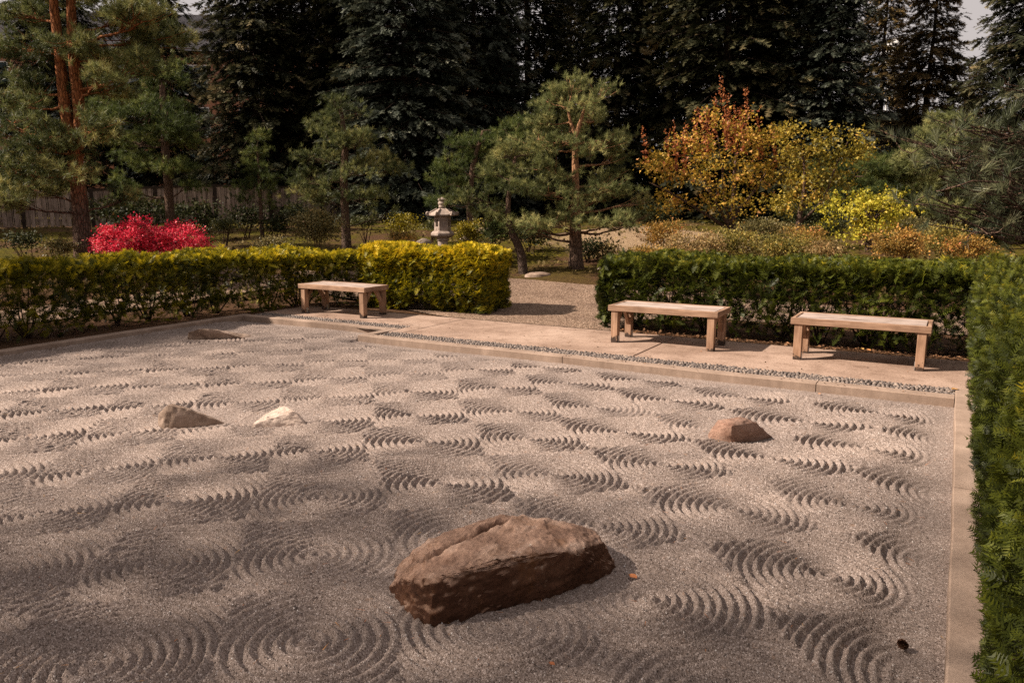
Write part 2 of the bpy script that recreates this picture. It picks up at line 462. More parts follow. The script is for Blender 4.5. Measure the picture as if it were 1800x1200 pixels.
    MAT['spirea_tan'] = leafmat("tan_shrub_leaves", [(0.0, (0.10, 0.075, 0.03)), (0.4, (0.28, 0.20, 0.08)), (0.8, (0.46, 0.32, 0.14)), (1.0, (0.56, 0.28, 0.12))], 0.35, 0.5, 0.2, 0.8)
    MAT['cushion'] = leafmat("cushion_leaves", [(0.0, (0.025, 0.03, 0.008)), (0.5, (0.075, 0.08, 0.02)), (1.0, (0.15, 0.14, 0.04))], 0.2, 0.5, 0.3)
    MAT['grassy'] = leafmat("dry_grass_blades", [(0.0, (0.05, 0.04, 0.015)), (0.6, (0.15, 0.11, 0.04)), (1.0, (0.32, 0.23, 0.10))], 0.2, 0.7, 0.1)
    MAT['fallen'] = leafmat("fallen_leaf", [(0.0, (0.32, 0.10, 0.05)), (0.5, (0.5, 0.20, 0.08)), (1.0, (0.6, 0.36, 0.12))], 0.1, 0.7, 0.2)
    MAT['bark_pine'] = barkmat("pine_bark", (0.16, 0.105, 0.078), (0.52, 0.28, 0.15), 1.0, 2.4, 0.5, 1.3)
    MAT['bark_left'] = barkmat("left_pine_bark", (0.16, 0.10, 0.075), (0.38, 0.145, 0.058), 1.9, 2.9, 0.35)
    MAT['bark_dark'] = barkmat("spruce_bark", (0.058, 0.040, 0.030), (0.07, 0.048, 0.036), 0.5, 6, 0.4)
    MAT['bark_grey'] = barkmat("grey_bark", (0.13, 0.092, 0.072), (0.19, 0.12, 0.085), 0.5, 2.5, 0.4, 1.6)
    MAT['stem'] = barkmat("hedge_stem_bark", (0.10, 0.06, 0.042), (0.13, 0.075, 0.05), 0.1, 1, 0.4, 3)

    # building
    m, t, b = M("brick_wall", 0.9, 0.2)
    o = coords(t)
    cmb = t.nodes.new("ShaderNodeMapping"); cmb.inputs["Rotation"].default_value = (math.radians(90), 0, 0)
    t.links.new(o, cmb.inputs[0])
    bk = t.nodes.new("ShaderNodeTexBrick")
    bk.inputs["Color1"].default_value = (0.40, 0.155, 0.085, 1)
    bk.inputs["Color2"].default_value = (0.52, 0.23, 0.13, 1)
    bk.inputs["Mortar"].default_value = (0.36, 0.27, 0.21, 1)
    bk.inputs["Scale"].default_value = 1.0
    bk.inputs["Brick Width"].default_value = 0.24
    bk.inputs["Row Height"].default_value = 0.085
    bk.inputs["Mortar Size"].default_value = 0.008
    t.links.new(cmb.outputs[0], bk.inputs["Vector"])
    t.links.new(bk.outputs["Color"], b.inputs["Base Color"])
    MAT['brick'] = m
    m, t, b = M("window_glass", 0.06, 0.9)
    t.links.new(ramp(t, noise(t, coords(t), .4, 2), [(0.3, (0.03, 0.05, 0.055)), (0.7, (0.07, 0.11, 0.115))]), b.inputs["Base Color"])
    MAT['glass'] = m
    m, t, b = M("white_frame", 0.5, 0.4)
    t.links.new(ramp(t, noise(t, coords(t), 3, 3), [(0.3, (0.66, 0.64, 0.62)), (0.7, (0.78, 0.76, 0.74))]), b.inputs["Base Color"])
    MAT['white'] = m
    m, t, b = M("metal_roof", 0.5, 0.4)
    t.links.new(ramp(t, noise(t, coords(t), 2, 3), [(0.3, (0.12, 0.115, 0.125)), (0.7, (0.19, 0.18, 0.19))]), b.inputs["Base Color"])
    MAT['roof'] = m
    m, t, b = M("pinecone", 0.8, 0.2)
    t.links.new(ramp(t, noise(t, coords(t), 60, 3), [(0.3, (0.035, 0.015, 0.008)), (0.7, (0.11, 0.05, 0.026))]), b.inputs["Base Color"])
    MAT['cone'] = m


build_materials()


# ------------------------------------------------------------------ mesh helpers
def make_mesh(name, chunks):
    """chunks: list of (verts Nx3, faces Kx3 or Kx4, t value per vertex, material index)"""
    vs, ts = [], []
    loops, starts, totals, mats = [], [], [], []
    off = 0; lo = 0
    for V, F, T, mi in chunks:
        V = np.asarray(V, np.float32); F = np.asarray(F, np.int64)
        if len(V) == 0 or len(F) == 0:
            continue
        vs.append(V)
        ts.append(np.broadcast_to(np.asarray(T, np.float32), (len(V),)))
        k = F.shape[1]
        loops.append((F + off).ravel())
        starts.append(np.arange(len(F)) * k + lo)
        totals.append(np.full(len(F), k)); mats.append(np.full(len(F), mi))
        off += len(V); lo += F.size
    V = np.concatenate(vs)
    me = bpy.data.meshes.new(name)
    me.vertices.add(len(V))
    me.vertices.foreach_set("co", V.ravel())
    L = np.concatenate(loops).astype(np.int32)
    me.loops.add(len(L))
    me.loops.foreach_set("vertex_index", L)
    st = np.concatenate(starts).astype(np.int32)
    me.polygons.add(len(st))
    me.polygons.foreach_set("loop_start", st)
    me.polygons.foreach_set("loop_total", np.concatenate(totals).astype(np.int32))
    me.polygons.foreach_set("material_index", np.concatenate(mats).astype(np.int32))
    a = me.attributes.new("t", 'FLOAT', 'POINT')
    a.data.foreach_set("value", np.concatenate(ts).astype(np.float32))
    me.update(calc_edges=True)
    return me


def link(name, data, mats=(), parent=None, loc=None, smooth=False):
    if data is not None:
        for m in mats:
            if data.materials.find(m.name) < 0 or True:
                data.materials.append(m)
        if smooth:
            data.polygons.foreach_set("use_smooth", np.ones(len(data.polygons), bool))
    o = bpy.data.objects.new(name, data)
    COL.objects.link(o)
    if parent is not None:
        o.parent = parent
    if loc is not None:
        o.location = loc
    return o


def thing(name, label, cat, loc=(0, 0, 0), group=None, rz=0.0):
    o = bpy.data.objects.new(name, None)
    o.empty_display_size = 0.2
    COL.objects.link(o)
    o.location = loc
    o.rotation_euler = (0, 0, rz)
    return tag(o, label, cat, group)


def tag(o, label=None, cat=None, group=None, kind=None):
    if label: o["label"] = label
    if cat: o["category"] = cat
    if group: o["group"] = group
    if kind: o["kind"] = kind
    return o


def box_vf(x0, x1, y0, y1, z0, z1, bev=0.0):
    """box with all edges cut by a small bevel"""
    bm = bmesh.new()
    vs = [bm.verts.new((x, y, z)) for x in (x0, x1) for y in (y0, y1) for z in (z0, z1)]
    for f in ((0, 1, 3, 2), (4, 6, 7, 5), (0, 4, 5, 1), (2, 3, 7, 6), (0, 2, 6, 4), (1, 5, 7, 3)):
        bm.faces.new([vs[i] for i in f])
    if bev:
        bmesh.ops.bevel(bm, geom=bm.edges[:], offset=bev, segments=1, affect='EDGES')
    return bm


def bm_mesh(bm, name):
    me = bpy.data.meshes.new(name)
    bmesh.ops.recalc_face_normals(bm, faces=bm.faces[:])
    bm.to_mesh(me)
    bm.free()
    return me


def box(name, x0, x1, y0, y1, z0, z1, mat, parent=None, bev=0.0):
    return link(name, bm_mesh(box_vf(x0, x1, y0, y1, z0, z1, bev), name), [mat], parent)


def norm(a):
    return a / np.maximum(np.linalg.norm(a, axis=-1, keepdims=True), 1e-9)


def tube(pts, rad, sides=6, rag=0.0):
    """tapered tube along a polyline -> verts, quads"""
    pts = np.asarray(pts, float); rad = np.asarray(rad, float)
    n = len(pts)
    tan = norm(np.gradient(pts, axis=0))
    ref = np.array([0.31, 0.17, 0.94]) if abs(tan[:, 2]).mean() < 0.8 else np.array([1.0, 0.2, 0.0])
    a = norm(np.cross(tan, ref)); b = np.cross(tan, a)
    th = np.arange(sides) * 2 * np.pi / sides
    r = rad[:, None] * np.ones(sides)[None]
    if rag:
        r = r * (1 + RNG.normal(0, rag, (n, sides)))
    V = pts[:, None] + r[..., None] * (np.cos(th)[None, :, None] * a[:, None] + np.sin(th)[None, :, None] * b[:, None])
    i = np.arange(n - 1)[:, None] * sides; j = np.arange(sides)[None]; j2 = (j + 1) % sides
    F = np.stack([i + j, i + j2, i + sides + j2, i + sides + j], -1).reshape(-1, 4)
    return V.reshape(-1, 3), F


def spline(P, n):
    """Catmull-Rom through the points P"""
    P = np.asarray(P, float)
    Q = np.vstack([2 * P[0] - P[1], P, 2 * P[-1] - P[-2]])
    out = []
    for u in np.linspace(0, len(P) - 1 - 1e-6, n):
        k = int(u); s = u - k
        p0, p1, p2, p3 = Q[k:k + 4]
        out.append(0.5 * ((2 * p1) + (-p0 + p2) * s + (2 * p0 - 5 * p1 + 4 * p2 - p3) * s * s + (-p0 + 3 * p1 - 3 * p2 + p3) * s ** 3))
    return np.array(out)


def scatter(TV, TF, pos, d, scale, t, up=None, tj=None):
    """copies of a small template (x along d, y sideways, z normal)"""
    n = len(pos)
    d = norm(d)
    if up is None:
        up = norm(RNG.normal(0, 1, (n, 3)))
    y = norm(np.cross(up, d)); z = np.cross(d, y)
    s = np.broadcast_to(np.asarray(scale, float), (n,))[:, None, None]
    V = pos[:, None] + s * (TV[None, :, 0:1] * d[:, None] + TV[None, :, 1:2] * y[:, None] + TV[None, :, 2:3] * z[:, None])
    m = len(TV)
    F = (np.arange(n)[:, None, None] * m + TF[None]).reshape(-1, TF.shape[1])
    T = np.repeat(np.asarray(t, float), m)
    if tj is not None:
        T = np.clip(T + np.tile(tj, n), 0, 1)
    return V.reshape(-1, 3), F, T


def spray_template(pairs, nl, nw, curl=0.12, seed=1, single=False):
    """flat two-rowed spray of needles on a twig of length 1"""
    r = np.random.default_rng(seed)
    V, F, tj = [], [], []
    for k in range(pairs):
        x = 0.04 + 0.94 * (k + 0.5) / pairs
        for s in (-1, 1):
            l = nl * (0.75 + 0.5 * math.sin(math.pi * min(1, 0.25 + x * 0.8))) * r.uniform(0.8, 1.15)
            ang = math.radians(r.uniform(42, 68)) * s
            dx, dy = math.cos(ang) * l, math.sin(ang) * l
            dz = r.uniform(-0.25, 0.45) * l
            zc = -curl * x * x
            px, py = -math.sin(ang) * nw, math.cos(ang) * nw * 0.5
            i = len(V)
            px2, py2 = -dy / l * nw, dx / l * nw
            V += [(x + px2 * 1.3, py2 * 1.3, zc), (x + dx, dy, zc + dz), (x - px2 * 1.3, -py2 * 1.3, zc)]
            F.append((i, i + 1, i + 2))
            j = 0.22 * (x - 0.45) + r.uniform(-.05, .05)
            tj += [j] * 3
    i = len(V)                                  # the twig itself
    V += [(0, -nw * .7, 0), (1.08, 0, -curl), (0, nw * .7, 0)]
    F.append((i, i + 1, i + 2)); tj += [-.2] * 3
    return np.array(V, float), np.array(F), np.array(tj)


def tuft_template(n, nw, spread=(15, 80), seed=2, start=0.0):
    """needles radiating from a shoot, length 1, single triangles"""
    r = np.random.default_rng(seed)
    V, F, tj = [], [], []
    for k in range(n):
        x0 = r.uniform(-0.55, 0.1)
        a = math.radians(r.uniform(*spread)); p = r.uniform(0, 2 * math.pi)
        l = r.uniform(0.75, 1.1)
        d = np.array([math.cos(a), math.sin(a) * math.cos(p), math.sin(a) * math.sin(p)])
        s = norm(np.cross(d, r.normal(0, 1, 3)))
        b0 = np.array([x0, 0, 0])
        i = len(V)
        V += [b0 + s * nw * .5, b0 - s * nw * .5, b0 + d * l]
        F.append((i, i + 1, i + 2))
        j = r.uniform(-.12, .12)
        tj += [j, j, j + .08]
    return np.array(V), np.array(F), np.array(tj)


# leaves: a folded blade (4 points) of length 1
LEAF_V = np.array([(0, 0, 0), (0.5, 0.34, 0.10), (1, 0, -0.05), (0.5, -0.34, 0.10)], float)
LEAF_F = np.array([(0, 1, 2), (0, 2, 3)])
# a lobed leaf for maples
MAPLE_V = np.array([(0, 0, 0), (0.25, 0.55, 0.08), (0.5, 0.2, 0.03), (1.0, 0, -0.08), (0.5, -0.2, 0.03), (0.25, -0.55, 0.08)], float)
MAPLE_F = np.array([(0, 1, 2), (0, 2, 3), (0, 3, 4), (0, 4, 5)])


def vnoise(p, s, seed=0.0):
    """cheap smooth 3-D value in about -1..1 for clumping"""
    q = p * s + seed
    return (np.sin(q[:, 0] * 1.7 + np.sin(q[:, 1] * 1.3 + seed)) + np.sin(q[:, 1] * 1.9 + np.sin(q[:, 2] * 1.5)) + np.sin(q[:, 2] * 2.1 + np.sin(q[:, 0] * 1.1 + 2))) / 3

# ------------------------------------------------------------------ the setting: terrain, grit bed, kerb, walkway, path
SX0, SX1 = -9.95, 0.10          # inner faces of the kerb
SY0, SY1 = 0.25, 7.95
STEP_X, STEP_Y = -7.02, 8.54
SAND_Z = -0.085


def grid_mesh(xs, ys, zf, keep=None):
    X, Y = np.meshgrid(xs, ys)
    V = np.stack([X, Y, zf(X, Y)], -1).reshape(-1, 3)
    nx = len(xs)
    i = np.arange(len(ys) - 1)[:, None] * nx; j = np.arange(nx - 1)[None]
    F = np.stack([i + j, i + j + 1, i + nx + j + 1, i + nx + j], -1).reshape(-1, 4)
    if keep is not None:
        c = V[F].mean(1)
        F = F[keep(c[:, 0], c[:, 1])]
    return V, F


def ax(*segs):
    return np.unique(np.round(np.concatenate([np.arange(a, b, s) for a, b, s in segs]), 4))


def build_terrain():
    e = 0.05
    xs = np.unique(np.concatenate([ax((-160, -40, 8), (-40, 25, 0.55), (25, 161, 8)), [SX0 - e, SX0 - e - .01, SX1 + e, SX1 + e + .01]]))
    ys = np.unique(np.concatenate([ax((-60, -2, 4), (-2, 50, 0.55), (50, 260, 10)), [SY0 - e, SY0 - e - .01, STEP_Y + e, STEP_Y + e + .01]]))

    def zf(X, Y):
        z = gz(X, Y) - 0.012
        inside = (X > SX0 - e - .005) & (X < SX1 + e + .005) & (Y > SY0 - e - .005) & (Y < STEP_Y + e + .005)
        return np.where(inside, -0.32, z)
    V, F = grid_mesh(xs, ys, zf)
    o = link("garden_ground", make_mesh("garden_ground", [(V, F, 0.5, 0)]), [MAT['ground']], smooth=True)
    tag(o, kind="structure")


def rake_height(X, Y):
    shp = X.shape
    x = X.ravel(); y = Y.ravel()
    wob = 0.010 * (np.sin(x * 5.1 + 1.3 * np.sin(y * 3.7)) + np.sin(y * 4.3 + 1.1 * np.sin(x * 4.1 + 2)))
    h = np.full(x.shape, 0.35)
    a = np.array([0.582, 0.532]); b = np.array([-0.575, 0.634]); o = np.array([-2.21, 2.14])
    cs = []
    r = np.random.default_rng(3)
    for i in range(-26, 27):
        for j in range(-26, 27):
            c = o + i * a + j * b + r.normal(0, 0.035, 2)
            k = (r.uniform(0.86, 1.14), r.uniform(0, 3.14), r.uniform(0.60, 0.69), r.uniform(0.051, 0.056), r.uniform(0.85, 1.1))
            if SX0 - .5 < c[0] < SX1 + .3 and SY0 - .5 < c[1] < STEP_Y + .5:
                cs.append((c, k))
    # every place belongs to the ring raked last over it: mostly the nearest centre, later rows cut into earlier ones
    best = np.full(x.shape, 9.0); second = np.full(x.shape, 9.0)
    for c, (el, an, R, sp, amp) in cs:
        dx = x - c[0]; dy = y - c[1]
        m = (dx * dx + dy * dy) < 1.0
        if not m.any():
            continue
        idx = np.nonzero(m)[0]
        u = dx[m] * math.cos(an) + dy[m] * math.sin(an); v = (-dx[m] * math.sin(an) + dy[m] * math.cos(an)) * (1 + (el - 1) * .5)
        rr = np.sqrt(u * u + v * v) + wob[m]
        cost = rr + 0.15 * float(c @ FWH[:2]) + (0.66 - R) * 1.2
        cost = cost - 0.15 * (x[m] * FWH[0] + y[m] * FWH[1])
        ph = rr / sp
        ridge = (1 - np.abs(2 * (ph - np.floor(ph)) - 1)) * amp
        b0 = best[idx]
        win = cost < b0
        second[idx] = np.where(win, b0, np.minimum(second[idx], cost))
        best[idx] = np.where(win, cost, b0)
        h[idx] = np.where(win, ridge, h[idx])
    h = 0.35 + (h - 0.35) * np.clip((second - best) / 0.022, 0.5, 1)
    P3 = np.stack([x, y, x * 0], -1)
    worn = np.clip(1.2 + 0.75 * vnoise(P3, 1.9, 4.0) - 0.25 * np.abs(vnoise(P3, 5.5, 1.0)), 0.35, 1.05)
    edge = np.clip(np.minimum(SX1 - x - 0.10, (np.where(x > STEP_X, SY1, STEP_Y) - y - 0.12)) / 0.22, 0.10, 1)
    for (rx, ry, rad) in ((-1.82, 3.12, 0.62), (-1.43, 6.2, 0.36), (-5.57, 4.25, 0.36), (-4.93, 4.6, 0.30), (-9.1, 7.3, .5)):
        edge = np.minimum(edge, np.clip((np.hypot(x - rx, y - ry) - rad * .7) / (rad * .5), 0.25, 1))
    z = 0.043 * h * worn * edge + 0.010 * vnoise(P3, 1.1, 9.0)
    # loose grains
    z = z + np.random.default_rng(5).normal(0, 0.0012, x.shape)
    return z.reshape(shp)


def build_sand():
    xs = ax((SX0 - .03, -4.6, 0.0165), (-4.6, SX1 + .03, 0.0137))
    ys = ax((SY0 - .03, 4.8, 0.0137), (4.8, STEP_Y + .03, 0.018))

    def fine(x, y):                             # finely raked where one stands to look at it
        f = x * FWH[0] + y * FWH[1]; l = x * RT[0] + y * RT[1]
        return ((y < SY1 + .03) | (x < STEP_X + .03)) & (f > 1.7) & (l > -.9 * f - .3)
    V, F = grid_mesh(xs, ys, lambda X, Y: SAND_Z + rake_height(X, Y), fine)
    used = np.unique(F); mp = np.full(len(V), -1); mp[used] = np.arange(len(used))
    V, F = V[used], mp[F]
    # the rest of the bed, a coarser continuation just under it
    V2, F2 = grid_mesh(ax((SX0 - .03, SX1 + .07, 0.05)), ax((SY0 - .03, STEP_Y + .06, 0.05)), lambda X, Y: SAND_Z + rake_height(X, Y) - 0.003, lambda x, y: ((y < SY1 + .05) | (x < STEP_X + .05)) & ~fine(x, y))
    o = link("raked_gravel", make_mesh("raked_gravel", [(V, F, 0.5, 0), (V2, F2, .5, 0)]), [MAT['grit']], smooth=True)
    tag(o, kind="structure")


def kerb_piece(x0, x1, y0, y1, parent, axis, top=0.004):
    """a cast section of kerb, slightly uneven along its length"""
    bm = bmesh.new()
    L = (x1 - x0) if axis == 0 else (y1 - y0)
    n = max(2, int(L / 0.25))
    rows = []
    bev = 0.008
    ww = (y1 - y0) if axis == 0 else (x1 - x0)
    prof = [(0, -0.30), (0, top - bev), (bev, top), (ww - bev, top), (ww, top - bev), (ww, -0.30)]
    ph = random.uniform(0, 9)
    for i in range(n + 1):
        s = L * i / n
        wv = 0.003 * math.sin(s * 1.7 + ph) + 0.002 * math.sin(s * 5.1 + ph)
        row = []
        for a, z in prof:
            zz = z + (wv * .6 if z > -0.2 else 0)
            p = (x0 + s, y0 + a + wv, zz) if axis == 0 else (x0 + a + wv, y0 + s, zz)
            row.append(bm.verts.new(p))
        rows.append(row)
    for i in range(n):
        for k in range(len(prof) - 1):
            bm.faces.new((rows[i][k], rows[i + 1][k], rows[i + 1][k + 1], rows[i][k + 1]))
    for r in (rows[0], rows[-1]):
        bm.faces.new(r)
    return link("kerb_section", bm_mesh(bm, "kerb_section"), [MAT['kerb']], parent)


def build_kerb():
    k = bpy.data.objects.new("kerb", None); COL.objects.link(k); tag(k, kind="structure")
    g = 0.004
    W = 0.16
    for a, b in ((STEP_X, -3.9), (-3.9, -1.1), (-1.1, SX1 - .003)):
        kerb_piece(a + g, b - g, SY1, SY1 + W, k, 0)
    kerb_piece(STEP_X + g, STEP_X + W, SY1 + W + g, STEP_Y + W, k, 1)
    kerb_piece(SX0 + g, STEP_X - g, STEP_Y, STEP_Y + W, k, 0)
    for a, b in ((-0.5, 1.4), (1.4, 4.6), (4.6, 8.7)):
        kerb_piece(SX0 - W, SX0, a + g, b - g, k, 1)
    for a, b in ((-0.5, 2.6), (2.6, 5.3), (5.3, 8.36)):
        kerb_piece(SX1, SX1 + 0.20, a + g, b - g, k, 1, 0.016)
    kerb_piece(SX0 + g, -4.5, SY0 - W, SY0, k, 0)
    kerb_piece(-4.5 + g, SX1 - g, SY0 - W, SY0, k, 0)


def poly_slab(name, pts, z0, z1, mat, parent, bev=0.006):
    bm = bmesh.new()
    vs = [bm.verts.new((x, y, z1)) for x, y in pts]
    f = bm.faces.new(vs)
    if f.normal.z < 0:
        f.normal_flip()
    r = bmesh.ops.extrude_face_region(bm, geom=[f])
    nv = [v for v in r['geom'] if isinstance(v, bmesh.types.BMVert)]
    for v in nv:
        v.co.z = z0
    top = [e for e in bm.edges if all(abs(v.co.z - z1) < 1e-5 for v in e.verts)]
    bmesh.ops.bevel(bm, geom=top, offset=bev, segments=1, affect='EDGES')
    return link(name, bm_mesh(bm, name), [mat], parent)


def build_walk():
    wk = bpy.data.objects.new("walkway", None); COL.objects.link(wk); tag(wk, kind="structure")
    F0, B0 = 8.42, 10.02
    J1, J2, g = -6.62, -3.2, 0.007
    poly_slab("walkway_slab", [(-9.95, 8.98), (-6.88, 8.98), (-6.88, F0), (J1 - g, F0), (J1 - g, B0), (-9.95, B0)], -0.12, 0.0, MAT['walk'], wk)
    poly_slab("walkway_slab", [(J1 + g, F0), (J2 - g, F0), (J2 - g, B0), (J1 + g, B0)], -0.12, 0.001, MAT['walk'], wk)
    poly_slab("walkway_slab", [(J2 + g, F0), (0.55, F0), (0.55, B0), (J2 + g, B0)], -0.12, -0.001, MAT['walk'], wk)
    # pebbles set on edge between kerb and slabs
    ps = bpy.data.objects.new("pebble_strip", None); COL.objects.link(ps); tag(ps, kind="structure")
    poly_slab("mortar_bed", [(-9.93, 8.70), (STEP_X + .16, 8.70), (STEP_X + .16, 8.11), (SX1, 8.11), (SX1, 8.415), (-6.885, 8.415), (-6.885, 8.975), (-9.93, 8.975)], -0.12, -0.022, MAT['mortar'], ps, 0.002)
    bm = bmesh.new()
    bmesh.ops.create_uvsphere(bm, u_segments=6, v_segments=3, radius=1.0)
    pv = np.array([v.co[:] for v in bm.verts]); pf = [[v.index for v in f.verts] for f in bm.faces]
    bm.free()
    r = np.random.default_rng(11)
    spots = []
    for (x0, x1, y0, y1) in ((-6.80, SX1 - .02, 8.125, 8.41), (-9.9, -6.9, 8.715, 8.965)):
        row = y0
        while row < y1 - 0.01:
            x = x0 + r.uniform(0, .05)
            while x < x1:
                l = r.uniform(0.026, 0.050)
                spots.append((x + l / 2, row + 0.016 + r.normal(0, 0.005), l * .52, r.uniform(0.012, 0.017), r.normal(0, 0.35)))
                x += l + 0.003
            row += 0.029
    protos = []
    for k in range(6):
        V = pv * (1 + 0.12 * r.normal(0, 1, (len(pv), 1)))
        me = bpy.data.meshes.new("pebble"); me.from_pydata(V.tolist(), [], pf); me.update()
        me.polygons.foreach_set("use_smooth", np.ones(len(me.polygons), bool))
        me.materials.append(MAT['pebble'])
        protos.append(me)
    spots.sort(key=lambda s: math.hypot(s[0], s[1]))
    rest_V, rest_T = [], []
    for i, (x, y, a, b_, rz) in enumerate(spots):
        z = -0.022 + r.uniform(0.004, 0.014)
        if i < 300:
            o = bpy.data.objects.new("pebble", protos[i % 6]); COL.objects.link(o); o.parent = ps
            o.location = (x, y, z); o.scale = (a, b_, 0.022); o.rotation_euler = (r.normal(0, .15), r.normal(0, .15), rz)
        else:
            V = pv * np.array([a, b_, 0.022]) * (1 + 0.1 * r.normal(0, 1, (len(pv), 1)))
            c, s = math.cos(rz), math.sin(rz)
            V = np.stack([V[:, 0] * c - V[:, 1] * s + x, V[:, 0] * s + V[:, 1] * c + y, V[:, 2] + z], -1)
            rest_V.append(V); rest_T.append(np.full(len(V), r.uniform(0, 1)))
    tri = np.array([f for f in pf if len(f) == 3]); quad = np.array([f for f in pf if len(f) == 4])
    n = len(rest_V); m = len(pv)
    VV = np.concatenate(rest_V); TT = np.concatenate(rest_T)
    off = np.arange(n)[:, None, None] * m
    me = make_mesh("far_pebbles", [(VV, (off + tri[None]).reshape(-1, 3), TT, 0)])
    # quads share the vertices of the first chunk: build as second chunk
    me2 = make_mesh("pebbles", [(VV, np.concatenate([(off + tri[None]).reshape(-1, 3), (off + quad[None])[:, :, [0, 1, 2]].reshape(-1, 3), (off + quad[None])[:, :, [0, 2, 3]].reshape(-1, 3)]), TT, 0)])
    bpy.data.meshes.remove(me)
    o = link("pebbles", me2, [MAT['pebble']], ps, smooth=True); tag(o, kind="stuff")


def build_path():
    pts = [(-6.95, 10.03), (-4.15, 10.03), (-4.0, 11.9), (3.0, 12.2), (3.0, 14.2), (-4.2, 14.6), (-8.6, 14.9), (-13.6, 13.6), (-14.0, -1), (-12.2, -1), (-12.0, 11.6), (-7.4, 11.9)]
    bm = bmesh.new()
    f = bm.faces.new([bm.verts.new((x, y, 0)) for x, y in pts])
    bmesh.ops.triangulate(bm, faces=[f])
    for _ in range(3):
        bmesh.ops.subdivide_edges(bm, edges=[e for e in bm.edges if e.calc_length() > 0.8], cuts=1)
    bmesh.ops.triangulate(bm, faces=bm.faces[:])
    for v in bm.verts:
        v.co.z = float(gz(v.co.x, v.co.y)) + 0.004 + 0.03 * float(sstep(12.4, 14, v.co.x * FWH[0] + v.co.y * FWH[1]))
    me = bm_mesh(bm, "gravel_path")
    tag(link("gravel_path", me, [MAT['gravel']], smooth=True), kind="structure")


build_terrain()
build_sand()
build_kerb()
build_walk()
build_path()


# ------------------------------------------------------------------ stones
def rock(name, label, pts, mat, subdiv=4, amp=0.03, seed=0, freq=3.0, ridge=None, cat="rock", group=None):
    """a stone: hull of measured corners, subdivided and weathered"""
    bm = bmesh.new()
    for p in pts:
        bm.verts.new(tuple(float(q) for q in p))
    r = bmesh.ops.convex_hull(bm, input=bm.verts[:])
    junk = [g for g in r.get('geom_interior', []) + r.get('geom_unused', []) if isinstance(g, bmesh.types.BMVert)]
    bmesh.ops.delete(bm, geom=list(set(junk)), context='VERTS')
    ctr = np.mean(np.array(pts, float), 0)
    size = max(e.calc_length() for e in bm.edges)
    for k in range(subdiv):
        lim = size / 2 ** (k + 1.2)
        es = [e for e in bm.edges if e.calc_length() > lim * 0.5]
        bmesh.ops.subdivide_edges(bm, edges=es, cuts=1, use_grid_fill=True)
        bmesh.ops.triangulate(bm, faces=bm.faces[:])
        if k == 1:
            bmesh.ops.smooth_vert(bm, verts=bm.verts[:], factor=0.35, use_axis_x=True, use_axis_y=True, use_axis_z=True)
    bm.normal_update()
    off = Vector((seed * 7.1, seed * 3.3, seed * 5.7))
    for v in bm.verts:
        q = Vector(v.co) * freq + off
        n = 0.25 + mnoise.noise(q) * 0.5 - 0.6 * abs(mnoise.noise(q * 1.9 + off)) + 0.34 * (0.4 - abs(mnoise.noise(q * 4.3))) + 0.2 * mnoise.noise(q * 9) + 0.13 * mnoise.noise(q * 19)
        v.co += v.normal * (n * amp)
        if ridge is not None:
            v.co += Vector(ridge(v.co))
    for v in bm.verts:
        v.co -= Vector((float(ctr[0]), float(ctr[1]), 0))
    me = bm_mesh(bm, name)
    o = link(name, me, [mat], None, (float(ctr[0]), float(ctr[1]), 0), smooth=True)
    # crisp breaks stay sharp
    try:
        me.set_sharp_from_angle(angle=math.radians(38))
    except Exception:
        pass
    return tag(o, label, cat, group)


def G3(x, y, z):
    return on(x, y, z)


